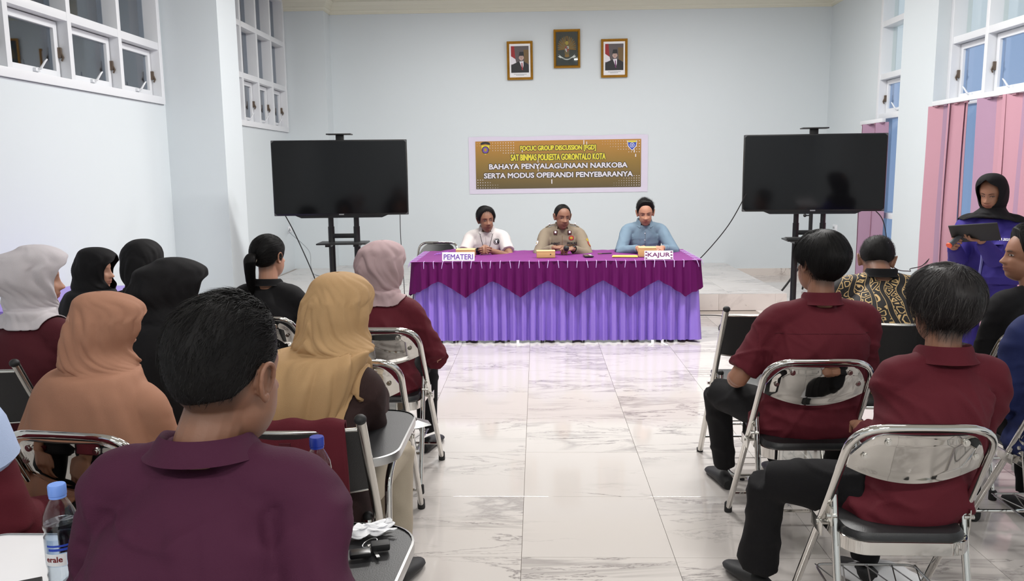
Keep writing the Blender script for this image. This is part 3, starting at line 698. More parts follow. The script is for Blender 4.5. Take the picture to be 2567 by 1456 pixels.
# ================================================================ SCREENS ON STANDS
def tv(x, y, rz, label, label2, keyb=False):
    s = empty('screen_stand', (x, y, 0), rz, label2, 'stand')
    for dx in (-.115, .115):
        g = G(); g.tube([(dx, .04, .08), (dx, .04, 1.02)], .031, 16, flat=.8); g.tube([(dx, .04, 1.0), (dx, .04, 1.2)], .026, 16, flat=.8); g.obj('pole', MT['blackmetal'], s)
        g = G(); g.tube(rpath([(dx*2.4, -.30, .06), (dx*1.5, -.1, .085), (dx, .04, .09), (dx*1.5, .2, .085), (dx*2.4, .36, .06)], .05), .022, 10); g.obj('foot', MT['blackmetal'], s)
        for yy in (-.30, .36):
            g = G(); g.tube([(dx*2.4-.012, yy, .028), (dx*2.4+.012, yy, .028)], .028, 14); g.box(dx*2.4-.016, dx*2.4+.016, yy-.012, yy+.012, .03, .065); g.obj('caster', MT['rubber'], s)
    G().box(-.115, .115, .02, .06, .915, .955, bev=.004).obj('cross_bar', MT['blackmetal'], s)
    G().box(-.115, .115, .02, .06, .22, .26, bev=.004).obj('cross_bar', MT['blackmetal'], s)
    g = G(); g.box(-.22, .22, -.16, .12, .868, .882, bev=.006); g.box(-.15, -.10, -.1, .08, .845, .868); g.box(.10, .15, -.1, .08, .845, .868); g.obj('shelf', MT['blackmetal'], s)
    g = G(); g.box(-.035, .035, .0, .03, 1.7, 1.835, bev=.002); g.obj('bracket', MT['blackmetal'], s); G().box(-.11, .11, -.06, .06, 1.835, 1.846, bev=.004).obj('camera_shelf', MT['blackmetal'], s)
    G().box(-.2, .2, .0, .04, 1.2, 1.65, bev=.004).obj('mount_plate', MT['blackmetal'], s)
    t = empty('television', (x, y, 0), rz, label, 'television'); w = .598
    G().box(-w, w, -.055, -.015, 1.125, 1.79, bev=.005).obj('casing', MT['bezel'], t)
    G().box(-w+.011, w-.011, -.0565, -.054, 1.143, 1.779).obj('screen', MT['screen'], t, 0)
    G().poly([(-.42, 1.128), (.42, 1.128), (.36, 1.103), (-.36, 1.103)], -.05, .0).obj('speaker_bar', MT['bezel'], t, 0)
    G().box(-.022, .022, -.0575, -.055, 1.128, 1.139).obj('maker_badge', MT['steel'], t, 0)
    film = mat('film', (70, 70, 72), .3)
    for sx in (-1, 1):
        for z in (1.14, 1.775): g = G(); g.poly([(sx*(w-.003), z-.012), (sx*(w-.003), z+.012), (sx*(w-.03), z+.012 if z > 1.5 else z-.012)], -.0575, -.0562); g.obj('corner_film', film, t, 0)
    return s
tv(-1.755, 7.28, R(3.5), 'black flat television on the left stand, screen dark', 'black wheeled screen stand at the left with a small shelf')
tv(2.405, 7.22, R(-5), 'black flat television on the right stand, screen dark', 'black wheeled screen stand at the right, partly behind a man')
def cable(name, P, r, m, label): tag(G().tube(cat(P, 8), r, 6).obj(name, m), label, 'cable')
cable('power_cable', [(-2.27, 7.25, 1.13), (-2.20, 7.3, .95), (-2.06, 7.3, .6), (-2.0, 7.4, .3), (-1.93, 7.5, .04), (-1.7, 7.6, .012), (-1.3, 7.9, .012)], .005, MT['cable'], 'black cable hanging from the left television to the floor')
cable('power_cable', [(-1.235, 7.28, 1.13), (-1.238, 7.3, .9), (-1.23, 7.35, .5), (-1.25, 7.5, .02)], .0035, MT['cable'], 'thin dark cable hanging straight from the right end of the left television')
cable('power_cable', [(-3.385, 11.02, .73), (-3.3, 10.7, .72), (-3.0, 10.5, .5), (-2.95, 10.4, .3), (-2.9, 10.4, .19), (-2.6, 10.2, .188), (-2.3, 10.3, .188), (-1.8, 9.9, .188)], .005, MT['greycable'], 'grey cable running from the left wall socket down to the stage')
cable('power_cable', [(1.83, 7.2, 1.28), (1.72, 7.35, 1.0), (1.58, 7.7, .7), (1.42, 8.1, .42), (1.36, 8.4, .2), (1.36, 8.5, .012), (1.5, 8.3, .01), (1.9, 8.2, .01), (1.7, 7.5, .01), (1.9, 6.9, .01)], .0045, MT['cable'], 'grey-black cable slanting from the right television down behind the table')
cable('power_cable', [(2.98, 7.25, 1.12), (3.1, 7.35, 1.0), (3.3, 7.6, .6), (3.6, 7.9, .5), (3.7, 8.1, .5), (3.83, 8.15, .52), (3.88, 8.1, .6)], .0045, MT['cable'], 'thin dark cable sagging from the right television to the blinds')
# remote on the right shelf
e = empty('keyboard', (2.30, 7.12, .884), R(-5), 'small black keyboard lying on the right stand shelf', 'keyboard'); G().box(-.14, .12, -.07, .05, 0, .016, bev=.004).obj('keyboard_body', MT['bezel'], e); G().box(-.13, .11, -.06, .04, .016, .02, bev=.002).obj('keys', MT['rubber'], e)
# tripod
tr = empty('tripod_stand', (3.2, 9.6, 0), 0, 'thin black tripod pole behind the right television stand', 'tripod')
g = G(); g.tube([(0, 0, .45), (0, 0, 1.05)], .022, 12); g.tube([(0, 0, 1.0), (0, 0, 1.35)], .015, 12); g.obj('pole', MT['blackmetal'], tr)
for a in (200, 320, 80): G().tube([(0, 0, .5), (cos(R(a))*.3, sin(R(a))*.3, .15), (cos(R(a))*.42, sin(R(a))*.42, .02)], .012, 8).obj('leg', MT['blackmetal'], tr)
G().tube([(0, 0, .95), (-.06, 0, .95)], .008, 8).obj('pole_knob', MT['blackmetal'], tr); G().ball((-.07, 0, .95), .02).obj('pole_knob', MT['blackmetal'], tr)
# lilac covered table at the left wall
lt = empty('side_table', (-3.0, 5.3, 0), 0, 'low table under lilac cloth against the left wall', 'table'); G().box(-.34, .25, -.7, .34, .0, .70, bev=.012).obj('table_body', MT['wood'], lt)
n = 160; RR = []
for z, d, a in ((.722, 0, 0), (.72, .012, .002), (.66, .02, .006), (.4, .03, .012), (.03, .045, .016)):
    row = []
    for k in range(n):
        t = 4*k/n; s = int(t) % 4; f = t-int(t); cs = [(-.35, -.71), (.26, -.71), (.26, .35), (-.35, .35)]; p, q = cs[s], cs[(s+1) % 4]
        x = p[0]+(q[0]-p[0])*f; y = p[1]+(q[1]-p[1])*f; nx_, ny_ = [(0, -1), (1, 0), (0, 1), (-1, 0)][s]; e_ = d+a*sin(k*1.3)
        row.append((max(x+nx_*e_, -.39), y+ny_*e_, z))
    RR.append(row)
g = G(); g.rings(RR, True, False); o = g.obj('table_drape', MT['lilac'], lt)
# ================================================================ CHAIRS
def make_chair(loc, rz, label, group='chrome folding chairs'):
    """folding chair, chrome bent-tube back with a bright steel back shell"""
    c = empty('folding_chair', loc, rz, label, 'chair', group)
    g = G(); r = .0115; ft = .028
    P = rpath([(-.212, .235, .02), (-.205, -.09, .53), (-.198, -.235, .79), (.198, -.235, .79), (.205, -.09, .53), (.212, .235, .02)], .095, 7)
    g.tube(P, r+.001, 14); g.obj('back_frame', MT['chrome'], c, 60)
    for s in (-1, 1):
        g = G(); g.tube([(s*.188, -.075, .535), (s*.188, -.215, .02)], .0115, 12); g.obj('rear_leg', MT['chrome'], c, 60)
        G().ball((s*.188, -.073, .54), .0145, .0145, .018, 12).obj('leg_cap', MT['rubber'], c)
        for (x, y) in ((s*.212, .237), (s*.188, -.217)): G().lathe([(.016, 0), (.0175, .006), (.0165, .04), (.013, .045)], x, y, 0, 14).obj('rubber_foot', MT['rubber'], c)
        g = G(); g.box(s*.201-.002, s*.201+.002, -.11, -.06, .445, .50, bev=.001); g.box(s*.218-.002, s*.218+.002, -.075, .02, .40, .44, bev=.001); g.tube([(s*.185, -.04, .43), (s*.225, -.04, .43)], .009, 10); g.tube([(s*.185, -.1, .475), (s*.215, -.1, .475)], .007, 8); g.obj('hinge_bracket', MT['chrome_b'], c)
    # seat pan with rounded corners
    def rr(wx, y0, y1, rad, n=6):
        pts = []
        for cx, cy, a0 in ((wx-rad, y0+rad, -90), (wx-rad, y1-rad, 0), (-wx+rad, y1-rad, 90), (-wx+rad, y0+rad, 180)):
            for k in range(n+1): a = R(a0+90*k/n); pts.append((cx+rad*cos(a), cy+rad*sin(a)))
        return pts
    p = rr(.182, -.185, .205, .07); p2 = rr(.176, -.179, .199, .066); p3 = rr(.15, -.15, .17, .05)
    g = G(); g.rings([[(x, y, .392) for x, y in p], [(x, y, .394) for x, y in rr(.184, -.187, .207, .07)], [(x, y, .432) for x, y in rr(.184, -.187, .207, .07)], [(x, y, .435) for x, y in p2]]); g.obj('seat_rim', MT['chrome'], c)
    g = G(); g.rings([[(x, y, .43) for x, y in p2], [(x*1.0, y, .443) for x, y in p2], [(x, y, .455) for x, y in rr(.168, -.171, .19, .062)], [(x, y, .459) for x, y in p3]]); g.obj('seat_pad', MT['vinyl'], c)
    # back shell
    def shell(off, th, inset, m, name):
        RR = []; n = 33; rows = 12
        for side in (0, 1):
            pass
        front, back = [], []
        for j in range(rows+1):
            t = j/rows; fr, bk = [], []
            for i in range(n):
                u = -1+2*i/(n-1); hw = .186-inset
                zt = .776-inset-.085*max(0, (abs(u)-.52)/.48)**2.4; zb = .652+inset-.047*(1-u*u)-.0*abs(u)
                z = zb+(zt-zb)*t; y = -.235+(.79-z)*.145/.26*.93-.034*(1-u*u)+.006
                em = .004*(1 if (.12 < t < .9 and abs(u) < .86) else 0)
                fr.append((u*hw, y+off, z)); bk.append((u*hw, y+off-th-em, z))
            front.append(fr); back.append(bk)
        V = [p for r_ in front for p in r_]+[p for r_ in back for p in r_]; F = []; q = (rows+1)*n
        for j in range(rows):
            for i in range(n-1):
                a = j*n+i; F.append((a, a+1, a+n+1, a+n)); F.append((q+a, q+a+n, q+a+n+1, q+a+1))
        edge = [i for i in range(n)]+[(j)*n+n-1 for j in range(1, rows+1)]+[rows*n+i for i in range(n-2, -1, -1)]+[j*n for j in range(rows-1, 0, -1)]
        for a, b in zip(edge, edge[1:]+edge[:1]): F.append((a, q+a, q+b, b))
        g = G(); g.add(V, F); return g.obj(name, MT[m], c, 55)
    shell(.0, .004, 0, 'chrome', 'back_shell'); shell(.017, .016, .004, 'vinyl', 'back_pad')
    for (x, z) in ((-.105, .752), (.105, .752), (-.152, .70), (.152, .70)):
        y = -.235+(.79-z)*.145/.26*.93-.034*(1-(x/.186)**2)+.006
        g = G(); g.tube([(x, y-.0, z), (x, y-.011, z-.001)], [.011, .010], 14); g.tube([(x, y-.01, z), (x, y-.014, z)], [.006, .005], 10); g.obj('rivet', MT['chrome_b'], c)
    # stretchers and wire basket
    g = G(); g.tube([(-.2, .18, .11), (.2, .18, .11)], .007, 8); g.obj('front_stretcher', MT['chrome'], c)
    g = G(); g.tube([(-.188, -.17, .18), (.188, -.17, .18)], .007, 8); g.obj('rear_stretcher', MT['chrome'], c)
    g = G(); g.tube(rpath([(-.17, -.17, .20), (-.16, .14, .20), (.16, .14, .20), (.17, -.17, .20)], .03), .004, 6)
    for k in range(5):
        x = -.16+.08*k; g.tube([(x, -.17, .20), (min(x+.09, .165), .14, .20)], .0022, 5); g.tube([(x, .14, .20), (min(x+.09, .165), -.17, .20)], .0022, 5)
    g.obj('wire_basket', MT['steel'], c)
    return c
def make_chair_b(loc, rz, label, tablet=None, group='black-backed folding chairs'):
    c = empty('folding_chair', loc, rz, label, 'chair', group)
    for s in (-1, 1):
        g = G(); g.tube([(s*.21, -.225, .85), (s*.21, .215, .015)], .0145, 14); g.obj('side_post', MT['chrome_b'], c, 60)
        G().ball((s*.21, -.228, .853), .0175, .0175, .015, 14).obj('post_cap', MT['rubber'], c)
        G().lathe([(.017, 0), (.018, .02), (.015, .022)], s*.21, .222, 0, 12).obj('rubber_foot', MT['rubber'], c)
        G().ball((s*.18, -.045, .50), .0155, .0155, .015, 12).obj('leg_cap', MT['rubber'], c)
        g = G(); g.tube([(s*.175, -.0, .44), (s*.235, -.0, .44)], .01, 10); g.box(s*.195-.002, s*.195+.002, -.08, .02, .40, .48, bev=.001); g.obj('hinge_bracket', MT['chrome'], c)
    g = G(); g.tube(rpath([(-.18, -.045, .495), (-.18, -.19, .02), (.18, -.19, .02), (.18, -.045, .495)], .07, 7), .0125, 12); g.obj('rear_leg_loop', MT['chrome'], c, 60)
    for s in (-1, 1): G().lathe([(.012, 0), (.012, .01)], s*.1, -.19, 0, 10).obj('rubber_foot', MT['rubber'], c)
    RR = []
    for side, off in ((0, .011), (1, -.011)):
        pass
    g = G(); n = 17; rows = 5; V = []; F = []
    for off in (.012, -.012):
        for j in range(rows+1):
            z = .615+.2*j/rows
            for i in range(n): u = -1+2*i/(n-1); V.append((u*.2, -.225+(.85-z)*.527-.03*(1-u*u)+off, z-.012*(1-u*u)*(j < 3)))
    q = (rows+1)*n
    for j in range(rows):
        for i in range(n-1):
            a = j*n+i; F.append((a, a+1, a+n+1, a+n)); F.append((q+a, q+a+n, q+a+n+1, q+a+1))
    edge = [i for i in range(n)]+[j*n+n-1 for j in range(1, rows+1)]+[rows*n+i for i in range(n-2, -1, -1)]+[j*n for j in range(rows-1, 0, -1)]
    for a, b in zip(edge, edge[1:]+edge[:1]): F.append((a, q+a, q+b, b))
    g.add(V, F); g.obj('back_panel', MT['vinyl'], c, 55)
    for z, rr_ in ((.819, .008), (.609, .005)):
        g = G(); g.tube([(u*.205, -.225+(.85-z)*.527-.03*(1-u*u), z-(.012*(1-u*u) if z < .7 else 0)) for u in np.linspace(-1, 1, 15)], rr_, 8); g.obj('trim_rail', MT['chrome_b'], c, 60)
    g = G(); g.box(-.175, .175, -.17, .2, .415, .435, bev=.012); g.obj('seat_rim', MT['chrome'], c); g = G(); g.box(-.172, .172, -.168, .198, .433, .462, bev=.014); g.obj('seat_pad', MT['vinyl'], c)
    g = G(); g.tube([(-.2, .13, .18), (.2, .13, .18)], .006, 8); g.tube([(-.2, .17, .10), (.2, .17, .10)], .006, 8); g.obj('front_stretcher', MT['chrome'], c)
    g = G(); g.tube(rpath([(-.17, -.14, .20), (-.16, .12, .20), (.16, .12, .20), (.17, -.14, .20)], .03), .004, 6)
    for k in range(4): g.tube([(-.16+.1*k, -.14, .20), (-.12+.09*k, .12, .20)], .0022, 5)
    g.obj('wire_basket', MT['steel'], c)
    if tablet:
        x0, x1, y0, y1, m = tablet
        def out(e, rad=.1, n=8):
            pts = []
            for cx, cy, a0, r_ in ((x1-rad, y0+rad, -90, rad), (x1-rad, y1-rad, 0, rad), (x0+.04, y1-.04, 90, .04), (x0+.04, y0+.04, 180, .04)):
                for k in range(n+1): a = R(a0+90*k/n); pts.append((cx+(r_+e)*cos(a), cy+(r_+e)*sin(a)))
            return pts
        g = G(); g.rings([[(x, y, .682) for x, y in out(0)], [(x, y, .7) for x, y in out(0)]]); t = g.obj('writing_tablet', MT[m], c, 30)
        g = G(); P_ = out(.0); g.rings([[(x, y, z) for x, y in out(e)] for e, z in ((0, .676), (.005, .678), (.006, .69), (.005, .702), (.0, .7035))], False, False); g.obj('edge_band', MT['steel'] if m == 'tray' else MT['frame'], t)
        g = G(); xx = .235; g.tube(rpath([(xx, -.02, .42), (xx, .0, .60), (xx+.01, .10, .67), (xx+.02, .25, .676)], .04), .011, 10); g.obj('tablet_arm', MT['chrome'], c)
    return c
# ================================================================ PEOPLE
def rotm(yaw=0, pitch=0, roll=0):            # yaw + turns to the figure's left, pitch + looks down, roll + tilts to its right
    return Matrix.Rotation(R(yaw), 3, 'Z') @ Matrix.Rotation(R(-pitch), 3, 'X') @ Matrix.Rotation(R(roll), 3, 'Y')
def ell(D, c, r):
    c = np.array(c); r = np.array(r); A = ((D/r)**2).sum(1); B = -2*(D*(c/r/r)).sum(1); Cc = ((c/r)**2).sum()-1
    return (-B+np.sqrt(np.maximum(B*B-4*A*Cc, 0)))/(2*A)
def skull(D):
    a = ell(D, (0, -.014, .026), (.0765, .095, .090)); b = ell(D, (0, .022, -.045), (.0585, .064, .074)); k = .008
    h = np.clip(.5+.5*(a-b)/k, 0, 1); return b*(1-h)+a*h+k*h*(1-h)
def gs(x, c, s): return np.exp(-((x-c)/s)**2/2)
def head_geo(g, Mh, N, neck_r=.052, ears=True, nose=1.0):
    nt, nz = 84, 64; th = np.linspace(0, 2*pi, nt, endpoint=False); ph = np.linspace(.02, pi-.02, nz)
    T, Pq = np.meshgrid(th, ph); D = np.stack([np.sin(Pq)*np.sin(T), np.sin(Pq)*np.cos(T), np.cos(Pq)], -1).reshape(-1, 3)
    P = D*skull(D)[:, None]; x, y, z = P.T; f = np.clip((y-.02)/.03, 0, 1); dy = np.zeros(len(P)); ax = np.abs(x)
    rz = np.clip((.016-z)/.046, 0, 1); tip = 1/(1+np.exp((-.036-z)/.0028)); top = 1/(1+np.exp((z-.02)/.005))
    dy += nose*gs(x, 0, .0062+.005*rz)*(.006+.020*rz)*tip*top
    dy += nose*gs(ax, .0125, .006)*gs(z, -.033, .006)*.006
    dy -= gs(ax, .030, .013)*gs(z, .008, .010)*.0105; dy += gs(ax, .030, .011)*gs(z, .006, .0065)*.0065
    dy += gs(ax, .028, .018)*gs(z, .026, .006)*.0035; dy -= gs(ax, .052, .01)*gs(z, -.04, .02)*.004
    dy += gs(ax, .046, .014)*gs(z, -.018, .013)*.0045
    dy += gs(x, 0, .017)*gs(z, -.0545, .004)*.0065+gs(x, 0, .014)*gs(z, -.066, .0045)*.0065-gs(x, 0, .022)*gs(z, -.060, .0018)*.004
    dy -= gs(x, 0, .02)*gs(z, -.077, .005)*.003; dy += gs(x, 0, .017)*gs(z, -.096, .012)*.007
    P[:, 1] += dy*f
    sx = np.where(z < -.06, 1-.10*np.clip((-.06-z)/.06, 0, 1), 1); P[:, 0] *= sx
    RR = P.reshape(nz, nt, 3); h = G(); h.rings(list(RR))
    if ears:
        for s in (-1, 1):
            E = [(s*.074, .012, -.020), (s*.080, .016, .004), (s*.086, .010, .026), (s*.090, -.006, .033), (s*.091, -.018, .022), (s*.088, -.018, .002), (s*.083, -.010, -.018), (s*.078, .002, -.030), (s*.075, .008, -.026)]
            h.tube(cat(E, 3), .0042, 6)
            V = [(s*.079, -.002, .0)]+E; h.rings([[(p[0]-s*.011, p[1], p[2]) for p in E], [(p[0]-s*.006, p[1], p[2]) for p in E]])
            h.ball((s*.079, .002, -.024), .0055, .007, .009, 8)
    h.xf(Mh); g.add(h.arr(), h.f)
    # neck
    a = Mh @ Vector((0, -.018, -.03)); b = Vector(N)+Vector((0, -.005, .02)); c = Vector(N)+Vector((0, -.01, -.08))
    g.tube([a, (a+b)/2+Vector((0, .004, 0)), b, c], [neck_r*.97, neck_r*.98, neck_r*1.02, neck_r*1.1], 18)
def ik(S, Wp, l1, l2, pole):
    S = Vector(S); Wp = Vector(Wp); d = Wp-S; L = min(d.length, (l1+l2)*.985); d.normalize(); Wp = S+d*L
    a = (l1*l1-l2*l2+L*L)/(2*L); h = sqrt(max(l1*l1-a*a, 0)); p = Vector(pole); p = (p-d*p.dot(d)).normalized()
    return S+d*a+p*h, Wp
def hand_geo(g, Wp, d, n, side, curl=(.5, .6, .4), thumb=.5, s=1.0, spread=.12):
    """d points to the fingertips, n is the way the palm faces, side +1/-1 puts the thumb along +-(d x n)"""
    d = Vector(d).normalized(); n = Vector(n); n = (n-d*n.dot(d)).normalized(); t = d.cross(n)*side; Wp = Vector(Wp)
    L = []
    for a, w, h in ((-.02, .025, .019), (.01, .027, .017), (.04, .037, .0155), (.075, .040, .0135), (.092, .037, .011)):
        L.append([tuple(Wp+d*a*s+t*(w*cos(q)*s+.002)+n*h*sin(q)*s) for q in np.linspace(0, 2*pi, 14, endpoint=False)])
    g.rings(L)
    for k, (o, ln) in enumerate(((.028, .070), (.0095, .079), (-.0095, .073), (-.027, .058))):
        b = Wp+d*(.083-.004*abs(k-1))*s+t*o*s; dd = (d+t*spread*(1.5-k)*.6).normalized(); P = [b-dd*.012, b]; a = 0; r = .0088-.0007*(k == 3)
        for j, f in enumerate((.45, .31, .24)):
            a += curl[j]*(1+.08*k); v = dd*cos(a)+n*sin(a); P.append(P[-1]+v*ln*f*s)
        P.append(P[-1]+v*.003)
        g.tube(P, [r*s, r*s, r*.97*s, r*.9*s, r*.8*s, r*.4*s], 8)
    b = Wp+d*.018*s+t*.022*s; v1 = (d*.75+t*.75+n*.25*thumb).normalized(); v2 = (d*.9+t*(.35-.6*thumb)+n*.5*thumb).normalized(); v3 = (d*.95+t*(.1-.9*thumb)+n*.5*thumb).normalized()
    P = [b, b+v1*.036*s, b+v1*.036*s+v2*.030*s, b+v1*.036*s+v2*.030*s+v3*.022*s]
    g.tube(P+[P[-1]+v3*.003], [.0125*s, .0115*s, .0098*s, .0085*s, .004*s], 8)
TORSO = [(0, .150, .105), (.10, .178, .125), (.28, .160, .118), (.50, .158, .115), (.66, .166, .118), (.78, .152, .108), (.86, .120, .095), (.94, .085, .078), (1.0, .062, .062)]
def press(P, back, off=0):
    kind, cy = back[:2]; x = P[:, 0]-(back[2] if len(back) > 2 else 0); z = np.clip(P[:, 2], .60, .80)
    if kind == 'A': ym = cy-.229+(.79-z)*.52-.034*(1-np.clip(np.abs(x)/.186, 0, 1)**2)+.024
    else: ym = cy-.225+(.85-z)*.527-.03*(1-np.clip(np.abs(x)/.2, 0, 1)**2)+.022
    ym = ym+off; on = np.clip((.84-P[:, 2])/.04, 0, 1)*np.clip((.24-np.abs(x))/.02, 0, 1)
    P = P.copy(); P[:, 1] = np.where(P[:, 1] < ym, P[:, 1]*(1-on)+ym*on, P[:, 1]); return P
def torso_geo(g, N, w, dp, inf, slouch, t0=0, t1=1.0, zb=.44, flare=0, neck=None, stand=False):
    A = np.array((0, -.02, zb)); Nn = np.array(N); B = np.array((N[0]*.45, -.045-slouch+N[1]*.35, zb+(N[2]-zb)*.55)); RR = []
    ts = np.linspace(t0, t1, 30); tk = [q[0] for q in TORSO]
    for t in ts:
        c = A*(1-t)**2+B*2*t*(1-t)+Nn*t*t; rx = np.interp(t, tk, [q[1] for q in TORSO])*w+inf; ry = np.interp(t, tk, [q[2] for q in TORSO])*dp+inf
        rx += flare*max(0, .3-t)*.3; ry += flare*max(0, .3-t)*.3
        row = []
        for k in range(36):
            a = 2*pi*k/36; cx, sy = cos(a), sin(a); e = .86
            row.append((c[0]+rx*abs(cx)**e*np.sign(cx), c[1]+ry*abs(sy)**e*np.sign(sy), c[2]))
        RR.append(row)
    g.rings(RR); return RR
# ---- hair
def hairline(T, st):
    t = np.degrees(np.abs((T+pi) % (2*pi)-pi)); k = st['line']; return np.interp(t, [q[0] for q in k], [q[1] for q in k])
LINE_M = [(0, .090), (25, .086), (42, .068), (58, .036), (72, .005), (84, .0), (90, .036), (100, .030), (112, -.015), (130, -.055), (180, -.062)]
def hair_shell(st, nt=96, nv=40):
    V = []; th = np.linspace(0, 2*pi, nt, endpoint=False); zl = hairline(th, st)
    for j in range(nv+1):
        v = j/nv; a0 = np.arccos(np.clip(zl/.11, -1, 1)); ph = a0*(1-v)+.001*v
        # polar angle measured so that the surface point has roughly height zl
        D = np.stack([np.sin(ph)*np.sin(th), np.sin(ph)*np.cos(th), np.cos(ph)], 1)
        r = skull(D); P = D*r[:, None]
        t = np.interp(P[:, 2], [-.07, -.02, .03, .07, .1, .12], st['thick'])*np.clip((.25 if 'ramp' not in st else .02)+v*st.get('ramp', 9), 0, 1)
        t = t*(1+st.get('front', 0)*np.clip(P[:, 1]/.09, 0, 1)*np.clip((P[:, 2]-.03)/.05, 0, 1)+st.get('side', 0)*np.clip(np.abs(P[:, 0])/.076-.5, 0, 1)+st.get('back', 0)*np.clip(-P[:, 1]/.09, 0, 1))
        n = vnoise(P*st.get('nf', 28)+j*0, st.get('seed', 1)); t = t*(1+st.get('clump', .25)*(n-.5)*2)+.0012
        V.append(P+D*t[:, None])
    return np.array(V)
def hair_obj(o, Mh, st, m, strands=0, width=.0009, seg=4, mats=None, seed=0):
    V = hair_shell(st); nv, nt = V.shape[:2]; Mx = np.array(Mh); tr = lambda P: P @ Mx[:3, :3].T+Mx[:3, 3]
    D0 = V/np.linalg.norm(V, axis=2)[..., None]; inner = D0*(skull(D0.reshape(-1, 3)).reshape(nv, nt, 1)-.004)
    g = G(); g.rings([tr(inner[0]-0)]+[tr(V[j]) for j in range(nv)], False, True)
    if st.get('extra'): st['extra'](g, tr)
    h = g.obj('hair', [m], o, 180)
    if strands:
        rs = np.random.RandomState(seed+3); n = strands
        jj = (rs.rand(n)**.8*(nv-2)); ii = rs.rand(n)*nt; j0 = jj.astype(int); i0 = ii.astype(int) % nt
        P = V[j0, i0]+(V[j0+1, i0]-V[j0, i0])*(jj-j0)[:, None]+(V[j0, (i0+1) % nt]-V[j0, i0])*(ii-i0)[:, None]
        Nn = P/np.linalg.norm(P, axis=1)[:, None]; comb = st['comb'](P); comb = comb-Nn*(comb*Nn).sum(1)[:, None]; comb /= (np.linalg.norm(comb, axis=1)[:, None]+1e-6)
        e0 = np.clip((np.linalg.norm(P, axis=1)-skull(Nn))/np.interp(P[:, 2], [-.07, -.02, .03, .07, .1, .12], st['thick']), .1, 2.2)
        ln = np.interp(P[:, 2], [-.07, -.02, .03, .07, .12], st['len'])*(.6+.8*rs.rand(n)); comb += rs.randn(n, 3)*st.get('mess', .2)
        ridge = vnoise(P*60, seed+5)[:, None]-.5
        lift = st.get('lift', .15)*(.5+rs.rand(n))[:, None]
        pts = []
        Q = P-Nn*.003
        for k in range(seg+1):
            pts.append(Q.copy()); f = k/seg
            step = comb*(1)+Nn*(lift*(1-f*1.6))+np.array([0, 0, -1])*st.get('grav', .3)*f+ridge*.3*np.cross(comb, Nn)
            Q = Q+step*(ln/seg)[:, None]
            r = np.linalg.norm(Q, axis=1); Dq = Q/r[:, None]; tt = np.interp(Q[:, 2], [-.07, -.02, .03, .07, .1, .12], st['thick'])
            lim = skull(Dq)+tt*e0*(1.0+.0*k)+.0008; hi = lim+.0015+lift[:, 0]*ln*(k+1)/seg*.5; fl = np.clip((Q[:, 2]+.095)/.03, 0, 1)
            r2 = np.clip(r, skull(Dq)+.002, None); r3 = np.clip(r2, lim, hi); Q = Dq*(r2*(1-fl)+r3*fl)[:, None]
        Wd = np.cross(comb, Nn); Wd = Wd/(np.linalg.norm(Wd, axis=1)[:, None]+1e-6); Wd = Wd*cos(.5)+Nn*sin(.5)*rs.choice([-1, 1], n)[:, None]
        A = []
        for k in range(seg+1):
            w = width*(1-.85*(k/seg)**2)/2; A += [tr(pts[k]-Wd*w), tr(pts[k]+Wd*w)]
        A = np.stack(A, 1); base = np.arange(n)*(2*(seg+1))
        F = []
        for k in range(seg): F.append(np.stack([base+2*k, base+2*k+1, base+2*k+3, base+2*k+2], 1))
        F = np.concatenate(F); me = rawmesh('hair_strands', A.reshape(-1, 3), F, mats or [m])
        if mats and len(mats) > 1:
            mi = (rs.rand(n) < st.get('greyfrac', .2)).astype(int); me.polygons.foreach_set('material_index', np.tile(mi, seg))
        s = link('hair_strands', me, h); tag(s, kind='stuff')
    return h
def comb_back(P): return np.stack([P[:, 0]*.3, -np.ones(len(P)), -.2-2*np.clip(-P[:, 1]/.09, 0, 1)], 1)
def comb_down(cx=0, cy=-.045):
    def f(P): d = P-np.array((cx, cy, .13)); d[:, 2] -= .03; return d
    return f
def comb_up(P): return np.stack([P[:, 0]*4, P[:, 1]*2-.2, np.where(P[:, 2] > .05, .6, -.8)], 1)
